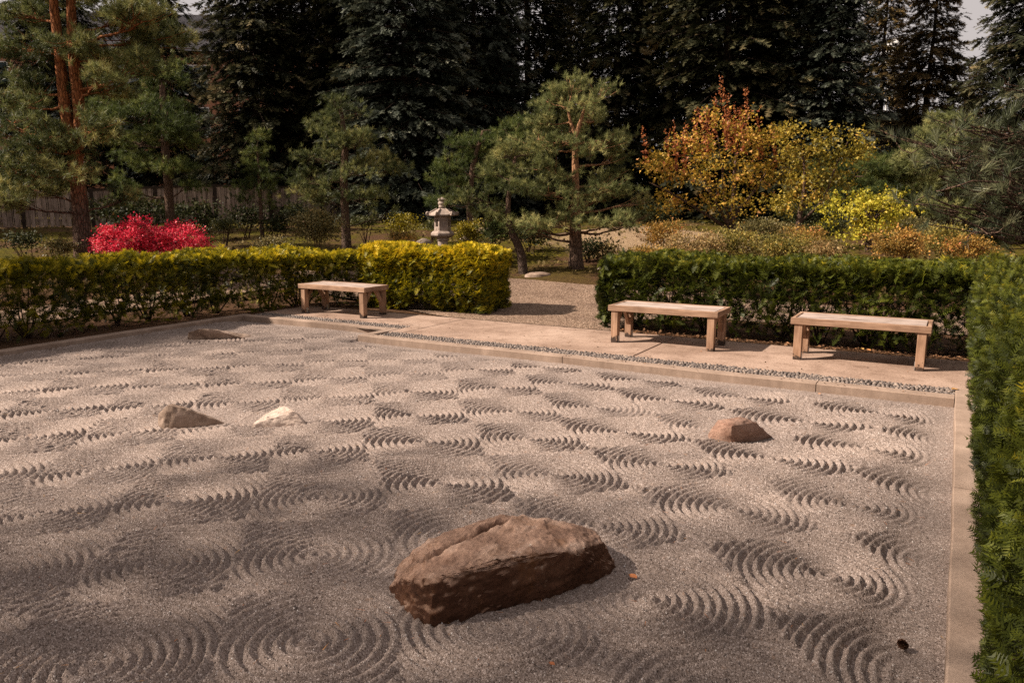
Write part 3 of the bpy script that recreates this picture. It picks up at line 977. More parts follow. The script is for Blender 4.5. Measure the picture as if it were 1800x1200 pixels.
def build_rocks():
    s = SAND_Z
    def h(v): return s + v
    b = -0.2
    Q = (CAM_H - SAND_Z) / 1.85
    def g(L): return [(x * Q, y * Q, z) for x, y, z in L]
    # the large boulder: corners measured on the grit and along its top edge
    pts = g([(-2.32, 2.74, b), (-1.92, 2.56, b), (-1.65, 2.97, b), (-1.46, 3.30, b), (-1.36, 3.58, b), (-1.66, 3.9, b), (-2.15, 3.42, b), (-2.4, 2.98, b)]) + [
           G3(682, 1028, h(.03)), G3(722, 1014, h(.14)), G3(758, 1021, h(.205)), G3(858, 986, h(.235)), G3(954, 959, h(.235)), G3(998, 968, h(.22)),
           G3(1062, 952, h(.17)), G3(1045, 928, h(.20)), G3(1008, 926, h(.235)), G3(972, 914, h(.235)), G3(904, 906, h(.235)), G3(862, 906, h(.215)), G3(817, 923, h(.19)),
           G3(758, 943, h(.155)), G3(735, 967, h(.11)), G3(704, 990, h(.07)), G3(1060, 982, h(.08)), G3(1038, 1014, h(.02))]
    g0, g1 = G3(762, 985, h(.15)), G3(898, 914, h(.225))
    def groove(co):
        p = np.array([co.x, co.y]); a = g0[:2]; dv = g1[:2] - a
        t = float(np.clip((p - a) @ dv / (dv @ dv), -0.1, 1.05)); q = p - a - dv * t
        dist = math.hypot(*q) + 0.012 * mnoise.noise(Vector((co.x * 14, co.y * 14, 3)))
        side = dv[0] * q[1] - dv[1] * q[0]
        if co.z < h(.05):
            return (0, 0, 0)
        dz = -0.085 * math.exp(-(dist / 0.032) ** 2) * (0.65 + 0.5 * mnoise.noise(Vector((co.x * 9, co.y * 9, 7))))
        if side < 0 and dist < 0.1:
            dz += 0.012 * math.exp(-((dist - .05) / .02) ** 2)
        # loose flake near the front end
        return (0, 0, dz)
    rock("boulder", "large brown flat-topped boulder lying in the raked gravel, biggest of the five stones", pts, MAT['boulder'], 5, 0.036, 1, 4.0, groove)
    # pink stone near the right side
    pts = g([(-1.68, 6.06, b), (-1.42, 5.96, b), (-1.2, 6.28, b), (-1.3, 6.5, b), (-1.6, 6.42, b), (-1.17, 6.32, s)]) + [
           G3(1262, 737, h(.17)), G3(1303, 731, h(.20)), G3(1330, 742, h(.15)), G3(1285, 747, h(.17)), G3(1348, 764, h(.03)), G3(1245, 762, h(.04))]
    rock("rock", "reddish pointed rock alone in the raked gravel in front of the wooden benches", pts, MAT['rock_pink'], 4, 0.022, 2, 6)
    pts = g([(-5.84, 4.02, b), (-5.7, 3.95, b), (-5.34, 4.33, b), (-5.3, 4.45, b), (-5.7, 4.4, b), (-5.9, 4.2, b)]) + [
           G3(278, 725, h(.13)), G3(296, 711, h(.20)), G3(318, 715, h(.18)), G3(350, 728, h(.10)), G3(398, 742, h(.03)), G3(282, 742, h(.05)), G3(300, 708, h(.2))]
    rock("rock", "tan rock with a tall rounded end tapering off, beside the pale rock in the gravel", pts, MAT['rock_tan'], 4, 0.022, 3, 6)
    pts = g([(-5.1, 4.4, b), (-4.95, 4.38, b), (-4.74, 4.62, b), (-4.8, 4.82, b), (-5.05, 4.75, b)]) + [
           G3(441, 745, h(.05)), G3(470, 724, h(.12)), G3(497, 712, h(.155)), G3(520, 722, h(.13)), G3(536, 744, h(.03)), G3(527, 743, h(.03)), G3(462, 748, h(.03))]
    rock("rock", "low pale whitish rock half buried in the raked gravel", pts, MAT['rock_pale'], 4, 0.018, 4, 6)
    pts = g([(-9.46, 7.08, b), (-9.2, 7.08, b), (-8.66, 7.5, b), (-8.6, 7.66, b), (-9.2, 7.5, b), (-9.55, 7.3, b)]) + [
           G3(329, 583, h(.14)), G3(345, 577, h(.19)), G3(372, 578, h(.18)), G3(398, 585, h(.12)), G3(428, 593, h(.05)), G3(455, 590, h(.02)), G3(334, 594, h(.03))]
    rock("rock", "long low tan rock near the kerb corner at the back of the gravel", pts, MAT['rock_tan'], 4, 0.022, 5, 6)

    # stones on the slope behind the hedges
    r = np.random.default_rng(21)
    def slope(px, py, wpx, hpx, d, mat, lab, seed):
        p = at(px, py, d); p[2] = float(gz(p[0], p[1])) - .02; q = FPX / d
        wm, hm = wpx / q / 2, hpx / q
        pts = []
        for k in range(14):
            a = k / 14 * 2 * math.pi
            for z, f in ((-0.15, 1.0), (hm * r.uniform(.35, .6), r.uniform(.85, 1.0)), (hm * r.uniform(.85, 1), r.uniform(.3, .65))):
                u = RT * math.cos(a) * wm * f + FWH * math.sin(a) * wm * .7 * f
                pts.append((p[0] + u[0], p[1] + u[1], p[2] + z))
        rock("garden_stone", lab, pts, mat, 2, 0.07 * wm, seed, 2.5 / max(wm, .1) * .4, None, "stone")
    slope(398, 441, 52, 24, 17.5, MAT['rock_tan'], "tan garden stone at the foot of the red bush", 6)
    slope(430, 438, 24, 8, 17.0, MAT['rock_tan'], "small flat stone right of the stone by the red bush", 7)
    slope(642, 413, 34, 11, 22, MAT['rock_grey'], "grey stone edging on the moss, leftmost of the row behind the hedge", 8)
    slope(664, 405, 24, 8, 23, MAT['rock_grey'], "small grey stone edging second from left in the row on the moss", 9)
    slope(722, 405, 20, 9, 23, MAT['rock_grey'], "small tan stone just left of the stone lantern, outer of two", 10)
    slope(745, 405, 30, 10, 23, MAT['rock_grey'], "long grey stone right beside the stone lantern on the moss", 11)
    slope(815, 392, 16, 9, 24, MAT['rock_pale'], "small pale stone in front of a pine trunk, right of the lantern", 12)
    slope(848, 376, 40, 8, 27, MAT['rock_tan'], "flat tan stone slab lying at the fence, right of the lantern", 13)
    slope(946, 467, 50, 8, 17.8, MAT['rock_tan'], "flat tan stone at the gravel path, left of the orange-barked pine", 14)
    slope(1060, 461, 22, 9, 18.3, MAT['rock_pale'], "small whitish stone right of the orange-barked pine trunk", 15)
    slope(1104, 448, 26, 9, 19.5, MAT['rock_tan'], "small tan stone on the straw-coloured mound", 16)
    slope(1522, 438, 50, 8, 17.5, MAT['rock_pale'], "pale flat stone behind the hedge under the yellow weeping maple", 17)


build_rocks()


# ------------------------------------------------------------------ benches
def build_benches():
    L, W, H = 1.42, 0.60, 0.485
    fr = 0.075                                            # height of the frame boards
    def make(label, loc):
        t = thing("bench", label, "bench", loc, "wooden benches on the walkway")
        th = 0.042
        box("frame_board", -L / 2, L / 2, -W / 2, -W / 2 + th, H - fr, H, MAT['wood'], t, 0.004)
        box("frame_board", -L / 2, L / 2, W / 2 - th, W / 2, H - fr, H, MAT['wood'], t, 0.004)
        for s in (-1, 1):
            x0, x1 = (-L / 2 + .0015, -L / 2 + th) if s < 0 else (L / 2 - th, L / 2 - .0015)
            o = link("end_board", bm_mesh(box_vf(-W / 2 + th + .001, W / 2 - th - .001, x0, x1, H - fr + .001, H - .002, 0.004), "end_board"), [MAT['wood']], t)
            o.rotation_euler = (0, 0, math.pi / 2)
            o.scale = (1, -1, 1)
        n = 5
        y0, y1 = -W / 2 + th + .005, W / 2 - th - .005
        sw = (y1 - y0) / n
        for k in range(n):
            box("slat", -L / 2 + th + .012, L / 2 - th - .012, y0 + k * sw + .006, y0 + (k + 1) * sw - .006, H - .036, H - 0.003 - .002 * (k % 2), MAT['slat'], t, 0.003)
        lw = 0.088
        for sx in (-1, 1):
            for sy in (-1, 1):
                cx = sx * (L / 2 - 0.085); cy = sy * (W / 2 - 0.06)
                lg = link("leg", bm_mesh(box_vf(cx - lw / 2, cx + lw / 2, cy - lw / 2, cy + lw / 2, 0.001, H - fr - .001 if False else H - .04, 0.004), "leg"), [MAT['leg']], t)
                # steel foot bracket on the inner side
                bx = cx - sx * (lw / 2 + .003)
                bm = box_vf(bx - .003, bx + .003, cy - .02, cy + .02, 0.001, 0.09, 0.001)
                link("foot_bracket", bm_mesh(bm, "foot_bracket"), [MAT['steel']], lg)
                # diagonal brace towards the other leg of the same end
                bm = bmesh.new()
                iy = cy - sy * lw / 2
                prof = [(iy, H - fr - .14), (iy, H - fr - .235), (iy - sy * .165, H - fr - .002), (iy - sy * .085, H - fr - .002)]
                a = [bm.verts.new((cx - .02, y, z)) for y, z in prof]
                c = [bm.verts.new((cx + .02, y, z)) for y, z in prof]
                bm.faces.new(a); bm.faces.new(c[::-1])
                for i in range(4):
                    bm.faces.new((a[i], c[i], c[(i + 1) % 4], a[(i + 1) % 4]))
                link("brace", bm_mesh(bm, "brace"), [MAT['leg']], t)
            # cross bearer under the slats
            box("bearer", sx * (L / 2 - 0.085) - .02, sx * (L / 2 - 0.085) + .02, -W / 2 + .105, W / 2 - .105, H - fr + .002, H - .038, MAT['wood'], t, 0.002)
        return t
    make("wooden slatted bench nearest the tall right-hand hedge", (-0.87, 9.43, 0))
    make("wooden slatted bench right of the path opening, middle one of three", (-3.13, 9.45, 0.001))
    make("wooden slatted bench in front of the golden hedge, left of the path", (-8.68, 9.52, 0))


build_benches()


# ------------------------------------------------------------------ stone lantern
def lathe(prof, n=24, hexa=None, twist=0.0):
    V = []
    for r, z in prof:
        for k in range(n):
            a = twist + 2 * math.pi * k / n
            V.append((r * math.cos(a), r * math.sin(a), z))
    F = []
    for i in range(len(prof) - 1):
        for k in range(n):
            k2 = (k + 1) % n
            F.append((i * n + k, i * n + k2, (i + 1) * n + k2, (i + 1) * n + k))
    F.append(tuple(range(n))[::-1]); F.append(tuple((len(prof) - 1) * n + k for k in range(n)))
    return V, F


def pyobj(name, V, F, mat, parent, smooth=False, bev=0.0):
    me = bpy.data.meshes.new(name)
    me.from_pydata([tuple(v) for v in V], [], F)
    me.update()
    bm = bmesh.new(); bm.from_mesh(me)
    if bev:
        bmesh.ops.bevel(bm, geom=[e for e in bm.edges if len(e.link_faces) == 2 and e.calc_face_angle(0) > 0.5], offset=bev, segments=2, affect='EDGES')
    bmesh.ops.recalc_face_normals(bm, faces=bm.faces[:])
    bm.to_mesh(me); bm.free()
    return link(name, me, [mat], parent, smooth=smooth)


def build_lantern():
    p = base(778, 19.0)
    tw = math.radians(12)
    t = thing("stone_lantern", "grey stone garden lantern with curled hexagonal roof behind the golden hedge", "lantern", tuple(p), rz=PSI)
    m = MAT['lantern']
    top = 1.97 - p[2]                     # overall height
    px = 19.0 / FPX
    z = lambda y: (347 - y) * px + top
    # y levels read off the photograph
    pyobj("base", *lathe([(0.30, -0.1), (0.30, 0.10), (0.24, 0.17)], 6, twist=tw), m, t, bev=0.01)
    pyobj("shaft", *lathe([(0.155, 0.165), (0.125, 0.30), (0.118, 0.50), (0.125, z(421)), (0.150, z(421) + .004), (0.150, z(417))], 20), m, t)
    pyobj("platform", *lathe([(0.15, z(417.5)), (0.27, z(413.5)), (0.292, z(412)), (0.292, z(408.5)), (0.24, z(405)), (0.215, z(404.5))], 6, twist=tw), m, t, bev=0.006)
    # firebox: six walls with a frame, one open window towards the viewer's left
    fb = bpy.data.objects.new("firebox", None); COL.objects.link(fb); fb.parent = t
    R = 0.205; zb, zt = z(405), z(379)
    cs = [np.array([R * math.cos(tw + k * math.pi / 3), R * math.sin(tw + k * math.pi / 3)]) for k in range(6)]
    hh = zt - zb
    for k in range(6):
        a, b = cs[k], cs[(k + 1) % 6]
        mid = (a + b) / 2; n = mid / np.linalg.norm(mid); e = (b - a) / np.linalg.norm(b - a); wdt = np.linalg.norm(b - a) / 2
        def panel(u0, u1, v0, v1, d0, d1):
            q = []
            for d in (d0, d1):
                for u, v in ((u0, v0), (u1, v0), (u1, v1), (u0, v1)):
                    c = mid + e * u * wdt - n * d
                    q.append((c[0], c[1], zb + v * hh))
            return q
        BF = [(0, 1, 2, 3), (4, 7, 6, 5), (0, 4, 5, 1), (1, 5, 6, 2), (2, 6, 7, 3), (3, 7, 4, 0)]
        V, F = [], []
        def addp(*ar):
            i = len(V); V.extend(panel(*ar)); F.extend([tuple(i + j for j in f) for f in BF])
        addp(-1, -.72, 0, 1, 0, .05); addp(.72, 1, 0, 1, 0, .05)
        addp(-.719, .719, .78, 1, 0.003, .05)
        addp(-.719, .719, 0, .30, 0.003, .05)
        openw = k in (3, 0)
        if openw:
            addp(-.719, -.42, .301, .779, 0.006, .05); addp(.42, .719, .301, .779, 0.006, .05)
        else:
            addp(-.719, .719, .301, .779, 0.018, .05)
            for u in (-.24, .24):
                addp(u - .03, u + .03, .302, .778, 0.006, .0175)
            addp(-.718, .718, .52, .55, 0.009, .0176)
        for u in (-.36, .36):                              # two sunk squares in the sill panel
            addp(u - .3, u + .3, .06, .24, -0.004, .0025)
        pyobj("wall_panel", V, F, m, fb)
    # roof: six sides, sweeping eaves, curled corners
    ze, zr = z(379), z(364)
    nA, rings = 48, [0.0, .25, .45, .65, .82, .94, 1.0]
    V, F = [], []
    def rad(a, s, corner):
        k = math.cos(math.pi / 6) / math.cos(((a - tw) % (math.pi / 3)) - math.pi / 6)
        return 0.345 * s * (k * (0.55 + .45 * s) + (1 - (.55 + .45 * s)))
    def corner(a):
        return abs(math.cos(3 * (a - tw))) ** 14
    for under in (0, 1):
        for s in rings:
            for k in range(nA):
                a = 2 * math.pi * k / nA
                c = corner(a) if math.cos(3 * (a - tw)) ** 2 > 0 else 0
                rr = rad(a, s, c)
                zz = zr - (zr - ze - .035) * (s ** 1.35) + 0.03 * c * s ** 5
                if under:
                    zz = ze + 0.0 + (0.035 if s < .6 else .035 * max(0, (1 - s) / .4)) * 0 - .002 + 0.03 * c * s ** 5
                V.append((rr * math.cos(a), rr * math.sin(a), zz))
    R_ = len(rings)
    for u in (0, 1):
        for i in range(R_ - 1):
            for k in range(nA):
                k2 = (k + 1) % nA; o = u * R_ * nA
                F.append((o + i * nA + k, o + i * nA + k2, o + (i + 1) * nA + k2, o + (i + 1) * nA + k))
    for k in range(nA):
        k2 = (k + 1) % nA
        F.append(((R_ - 1) * nA + k, (R_ - 1) * nA + k2, (2 * R_ - 1) * nA + k2, (2 * R_ - 1) * nA + k))
    rf = pyobj("roof", V, F, m, t, True)
    for k in range(6):
        a = tw + k * math.pi / 3
        # a scroll: tube curling up and back over the corner
        pts = []
        for q in np.linspace(-1.0, 4.4, 14):
            rr = 0.034 * (1 - .07 * q)
            pts.append((0.345 + 0.012 + rr * math.sin(q), 0, ze + 0.062 - rr * math.cos(q)))
        pts = np.array(pts); P = np.stack([pts[:, 0] * math.cos(a), pts[:, 0] * math.sin(a), pts[:, 2]], -1)
        V, F = tube(P, np.linspace(0.03, 0.018, 14), 8)
        # ridge running from the scroll up to the crown of the roof
        P2 = np.array([((0.33 - .05 * i) * math.cos(a), (0.33 - .05 * i) * math.sin(a), (zr - (zr - ze - .035) * (((.33 - .05 * i) / .345) ** 1.35)) + .012) for i in range(5)])
        V2, F2 = tube(P2, np.linspace(0.026, 0.018, 5), 6)
        o = link("roof_scroll", make_mesh("roof_scroll", [(V, F, .5, 0), (V2, F2, .5, 0)]), [m], rf, smooth=True)
    pyobj("finial", *lathe([(0.085, z(365)), (0.088, z(362)), (0.075, z(361.5)), (0.092, z(360)), (0.105, z(358)), (0.105, z(356)), (0.082, z(354.8)), (0.075, z(354)), (0.10, z(353)), (0.108, z(351.5)), (0.098, z(349.8)), (0.06, z(348.2)), (0.02, z(347.2)), (0.004, z(346.6))], 20), m, t, True)


build_lantern()


# ------------------------------------------------------------------ hedges
YEW_NEAR = spray_template(7, 0.32, 0.034, 0.14, 1)
YEW_FAR = spray_template(8, 0.30, 0.037, 0.15, 3)


def path_len(P):
    P = np.asarray(P, float)
    seg = np.linalg.norm(np.diff(P, axis=0), axis=1)
    return np.concatenate([[0], np.cumsum(seg)])


def hedge(name, label, P, width, height, n, mat, tmpl, size, gold=0.0, sparse=0.0, zlow=0.06, stems=True, seed=1, near=None, bulge=0.10, tuck=0.28, strag_=0.012, back=-1, cap=(True, True)):
    """clipped hedge along the line P: sprays over its faces and through its body, stems from the ground"""
    r = np.random.default_rng(seed)
    P = np.asarray(P, float)
    S_ = path_len(P); Ltot = S_[-1]
    mid = P[len(P) // 2]
    root = thing(name, label, "hedge", (float(mid[0]), float(mid[1]), 0))
    hw = width / 2

    def centre(s):
        k = np.clip(np.searchsorted(S_, s, side='right') - 1, 0, len(P) - 2)
        f = (s - S_[k]) / (S_[k + 1] - S_[k])
        c = P[k] + (P[k + 1] - P[k]) * f[:, None]
        # direction, smoothed over corners
        dirs = norm(np.diff(P, axis=0))
        d = dirs[k].copy()
        return c, norm(d)
    # candidates
    N = int(n * 1.6)
    s = r.uniform(0, Ltot, N)
    if near is not None:                        # more, smaller sprays where one looks closely
        c, _ = centre(s)
        dist = np.linalg.norm(c - np.array([0, 0]), axis=1)
        keep = r.uniform(0, 1, N) < np.clip(near / dist, 0.18, 1)
        s = s[keep]; N = len(s)
    per = 2 * height + width
    u = r.uniform(0, per, N)
    c, d = centre(s)
    nrm = np.stack([d[:, 1], -d[:, 0]], -1)       # right-hand side of the line
    side = np.where(u < height, 1, np.where(u < height + width, 0, -1))
    kp = (side != back) | (r.uniform(0, 1, N) < 0.4)      # thinner on the face turned away from the bed
    s, u, c, d, nrm, side = s[kp], u[kp], c[kp], d[kp], nrm[kp], side[kp]; N = len(s)
    zz = np.where(side == 1, u, np.where(side == -1, per - u, height))
    lat = np.where(side == 1, hw, np.where(side == -1, -hw, hw - (u - height)))
    out = np.stack([nrm[:, 0] * side, nrm[:, 1] * side, (side == 0) * 1.0], -1).astype(float)
    # rounded shoulders
    over = np.clip((zz - (height - 0.14)) / 0.14, 0, 1) * (side != 0)
    lat = lat - np.sign(lat) * 0.06 * over ** 2
    out[:, 2] += over
    shoulder = np.clip((np.abs(lat) - (hw - 0.12)) / 0.12, 0, 1) * (side == 0)
    zz = zz - 0.05 * shoulder ** 2
    out[:, :2] += nrm * (np.sign(lat) * shoulder)[:, None]
    # tuck in towards the foot
    lowt = np.clip((0.35 - zz) / 0.35, 0, 1)
    lat = lat * (1 - tuck * lowt)
    ends = np.zeros(N)
    pos = np.stack([c[:, 0] + nrm[:, 0] * lat, c[:, 1] + nrm[:, 1] * lat, zz], -1)
    # the two ends are faces too
    ne = int(N * width / per * height / max(Ltot, 1) * 1.4)
    for e, (pp, dd) in enumerate(((P[0], -norm(P[1] - P[0])), (P[-1], norm(P[-1] - P[-2])))):
        if not cap[e]:
            continue
        nn = np.array([dd[1], -dd[0]])
        l = r.uniform(-hw, hw, ne); z = r.uniform(0.04, height, ne)
        bul = 0.10 * (1 - (l / hw) ** 2)
        q = np.stack([pp[0] + nn[0] * l + dd[0] * bul, pp[1] + nn[1] * l + dd[1] * bul, z], -1)
        pos = np.concatenate([pos, q])
        out = np.concatenate([out, np.tile([dd[0], dd[1], 0.25], (ne, 1))])
        zz = np.concatenate([zz, z])
    out = norm(out)
    N = len(pos)
    # uneven surface: soft lumps, plus sprays set back inside the body
    lump = bulge * vnoise(pos, 2.3, seed) + 0.05 * vnoise(pos, 6.1, seed + 3)
    deep = r.exponential(0.07, N) * (r.uniform(0, 1, N) < 0.7)
    deep = np.minimum(deep, hw * .9)
    pos = pos + out * (lump - deep)[:, None]
    # the foot is thinner
    dens = np.clip((zz - zlow + 0.10 * vnoise(pos, 3.0, seed + 9)) / (0.16 + sparse), 0.0, 1)
    keep = r.uniform(0, 1, N) < (0.05 + 0.95 * dens)
    pos, out, deep, zz = pos[keep], out[keep], deep[keep], zz[keep]
    pos[:, 2] = np.maximum(pos[:, 2], 0.03)
    N = len(pos)
    dr = norm(out * 0.75 + np.array([0, 0, 0.42]) + r.normal(0, 0.42, (N, 3)))
    up = norm(out * 0.5 + np.array([0, 0, 0.8]) + r.normal(0, 0.35, (N, 3)))
    sz = size * r.uniform(0.7, 1.35, N)
    strag = r.uniform(0, 1, N) < strag_
    sz[strag] *= 1.6
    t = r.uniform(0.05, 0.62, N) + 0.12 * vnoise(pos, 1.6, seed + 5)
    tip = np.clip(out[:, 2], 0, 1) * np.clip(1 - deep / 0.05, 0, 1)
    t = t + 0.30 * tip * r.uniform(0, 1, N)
    if gold:                                      # pale new growth on the clipped top
        t = t + gold * (0.15 + 0.85 * sstep(0.45, 1.0, zz / height)) * r.uniform(0.4, 1.0, N)
    t = np.clip(t, 0, 0.97)
    base_pos = pos - dr * (sz * 0.75)[:, None]
    V, F, T = scatter(tmpl[0], tmpl[1], base_pos, dr, sz, t, up, tmpl[2])
    V = V - np.array([mid[0], mid[1], 0])
    link("foliage", make_mesh("hedge_foliage", [(V, F, T, 0)]), [mat], root)
    if stems:
        ns = max(2, int(Ltot / 0.62))
        for k in range(ns):
            s0 = min(Ltot - .05, max(.05, (k + 0.5 + r.uniform(-.6, .6)) * Ltot / ns))
            cc, dd = centre(np.array([s0])); cc = cc[0]; dd = dd[0]
            ch = []
            for q in range(r.integers(5, 9)):
                a = r.uniform(0, 2 * math.pi); rr = r.uniform(0.12, hw * .85)
                tip_ = np.array([cc[0] + math.cos(a) * rr, cc[1] + math.sin(a) * rr, height * r.uniform(.55, .85)])
                b0 = np.array([cc[0] + r.normal(0, .03), cc[1] + r.normal(0, .03), -0.03])
                m_ = (b0 + tip_) / 2 + np.array([math.cos(a) * rr * .18, math.sin(a) * rr * .18, -0.04]) + r.normal(0, .02, 3)
                pts = spline([b0, m_, tip_], 6)
                ch.append(tube(pts - np.array([mid[0], mid[1], 0]), np.linspace(r.uniform(.011, .02), .004, 6), 5) + (.5, 0))
                for z in range(2):
                    f = r.uniform(.35, .8); b1 = b0 + (tip_ - b0) * f
                    e1 = b1 + np.array([math.cos(a + r.normal(0, 1)) * .16, math.sin(a + r.normal(0, 1)) * .16, r.uniform(.05, .18)])
                    ch.append(tube(np.array([b1, e1]) - np.array([mid[0], mid[1], 0]), [.005, .002], 4) + (.5, 0))
            link("stem", make_mesh("stem", ch), [MAT['stem']], root)
    return root


def build_hedges():
    hedge("yew_hedge", "tall clipped green hedge along the right kerb, closest to the viewer", [(0.73, 0.4), (0.73, 3.5), (0.73, 7.0), (0.73, 10.1)], 1.0, 1.17, 27000, MAT['yew'], YEW_NEAR, 0.066, gold=0.20, seed=41, near=3.6, zlow=-0.05, bulge=0.07, tuck=0.06, strag_=0.02, back=1)
    hedge("yew_hedge", "dark green clipped hedge behind the two benches on the right", [(-4.42, 10.64), (-2.0, 10.62), (1.3, 10.62)], 1.0, 1.04, 8200, MAT['yew'], YEW_FAR, 0.15, gold=0.05, seed=42, sparse=0.1, bulge=0.08)
    hedge("yew_hedge", "rounded golden yellow hedge block beside the path opening", [(-9.0, 10.82), (-7.9, 10.85), (-6.6, 11.0)], 1.05, 1.03, 6800, MAT['yew_gold'], YEW_FAR, 0.15, gold=0.44, seed=43, bulge=0.09)
    hedge("yew_hedge", "long green hedge with bare stems along the left kerb", [(-10.85, 0.5), (-10.85, 3.2), (-10.8, 6.4), (-10.65, 8.4), (-10.2, 9.7), (-9.45, 10.6), (-9.1, 10.8)], 0.85, 0.97, 10200, MAT['yew_gold'], YEW_FAR, 0.155, gold=0.22, seed=44, sparse=0.08, zlow=0.0, tuck=0.14, bulge=0.10)


# ------------------------------------------------------------------ trees
TUFT = tuft_template(28, 0.075, (12, 75), 2)
TUFT_LONG = tuft_template(44, 0.034, (6, 58), 4)
SPRUCE = spray_template(8, 0.30, 0.056, 0.22, 6)


def bez(a, b, c, n):
    t = np.linspace(0, 1, n)[:, None]
    return (1 - t) ** 2 * a + 2 * t * (1 - t) * b + t * t * c


PAD_BACK = {57: 0.18}


def pine(name, label, d, trunks, pads, needle, bark, tuft=0.115, dens=1.0, seed=1, tmpl=None, twigs=True, group=None, limb_r=0.028, foot=None, solo=False):
    """pine measured from the photograph: trunks [(px, py, width px)...] and foliage pads (px, py, rx px, ry px, depth m)"""
    tmpl = tmpl or TUFT
    r = np.random.default_rng(seed)
    k = FPX / d
    f = trunks[0][0]
    b = at(f[0], f[1], d)
    b = np.array([b[0], b[1], float(gz(b[0], b[1]))]) if foot is None else np.array(foot)
    root = thing(name, label, "pine tree", tuple(b), group)
    lines = []
    for tr in trunks:
        P = []
        for i, q in enumerate(tr):
            p = at(q[0], q[1], d + (q[3] if len(q) > 3 else 0))
            P.append(p)
        if tr is trunks[0]:
            P[0] = b - np.array([0, 0, .15])
        n = max(6, 3 * len(P))
        pts = spline(P, n)
        rad = np.interp(np.linspace(0, 1, n), np.linspace(0, 1, len(tr)), [q[2] / k / 2 for q in tr])
        if tr is trunks[0]:
            rad[0] *= 1.25
        lines.append((pts, rad))
        V, F = tube(pts - b, rad, 11, 0.05)
        link("trunk", make_mesh("trunk", [(V, F, .5, 0)]), [bark], root, smooth=True)
    allp = np.concatenate([l[0] for l in lines]); allr = np.concatenate([l[1] for l in lines])
    ch = []
    tw = []
    for (px, py, rx, ry, dd) in pads:
        dd = dd + PAD_BACK.get(seed, 0)
        c = at(px, py, d + dd)
        if seed in (56, 57):                     # open, airy crowns
            rx, ry = rx * .86, ry * .88
        ax_, az_ = rx / k, ry / k
        ay_ = max(ax_ * 0.85, az_ * .8)
        # limb from the trunk, leaving it a little below the pad
        want = c - np.array([0, 0, min(0.35 * np.linalg.norm((c - b)[:2]), 1.2) * .5 + az_ * .3])
        i = int(np.argmin(np.linalg.norm(allp - want, axis=1) + 0.4 * np.maximum(allp[:, 2] - c[2], 0)))
        a = allp[i]
        L = np.linalg.norm(c - a)
        end = c + np.array([0, 0, -az_ * .25])
        mid_ = a * .45 + end * .55 + np.array([0, 0, -0.10 * L]) + r.normal(0, .07 * L, 3)
        pts = bez(a, mid_, end, 9)
        pts[1:-1] += r.normal(0, .012 * L, (7, 3))
        r0 = min(allr[i] * .62, limb_r * (0.7 + .35 * L))
        V, F = tube(pts - b, np.linspace(r0, r0 * .3, 9), 6, .04)
        link("limb", make_mesh("limb", [(V, F, .5, 0)]), [bark], root, smooth=True)
        n = int(dens * 340 * (ax_ * az_ * 3.14) ** .95 + (5 if solo else 12))
        q = norm(r.normal(0, 1, (n, 3))) * (r.uniform(0.12, 1, n) ** 0.42)[:, None]
        q[:, 2] = np.where(q[:, 2] < 0, q[:, 2] * 0.6, q[:, 2])
        lump = 1 + 0.28 * vnoise(q * 1.0 + c, 2.6, seed)
        q = q * lump[:, None]
        K = n if solo else max(4, n // 13)
        own = r.integers(0, K, n)
        loc = r.normal(0, 1, (n, 3))
        q = q[:K][own]
        pos = c + RT * (q[:, 0] * ax_)[:, None] + FWH * (q[:, 1] * ay_)[:, None] + np.array([0, 0, 1]) * (q[:, 2] * az_)[:, None] + loc * np.array([1, 1, .55]) * tuft * 1.15
        hole = vnoise(pos, 3.4, seed + 2) < -0.40
        pos, q, loc, own = pos[~hole], q[~hole], loc[~hole], own[~hole]
        n = len(pos)
        o = norm(q * np.array([1 / max(ax_, .1), 1 / max(ay_, .1), 1 / max(az_, .1)]))
        od = RT * o[:, :1] + FWH * o[:, 1:2] + np.array([0, 0, 1]) * o[:, 2:]
        dr = norm(od * .45 + norm(loc) * .55 + np.array([0, 0, .55]) + r.normal(0, .3, (n, 3)))
        t = np.clip(r.uniform(.1, .7, n) + .12 * r.normal(0, 1) + r.normal(0, .16, K)[own], 0, 1)
        s = tuft * r.uniform(.75, 1.3, n)
        ch.append(scatter(tmpl[0], tmpl[1], pos - b, dr, s, t, None, tmpl[2]) + (0,))
        if twigs:
            for j in r.choice(n, min(n, int(8 + n * .05)), replace=False):
                st = pts[r.integers(4, 9)]
                e = pos[j]
                m_ = (st + e) / 2 + np.array([0, 0, -.06]) + r.normal(0, .04, 3)
                tw.append(tube(bez(st, m_, e, 4) - b, np.linspace(r0 * .28, .004, 4), 4) + (.5, 1))
    link("crown", make_mesh("pine_crown", ch + tw), [needle, bark], root)
    return root


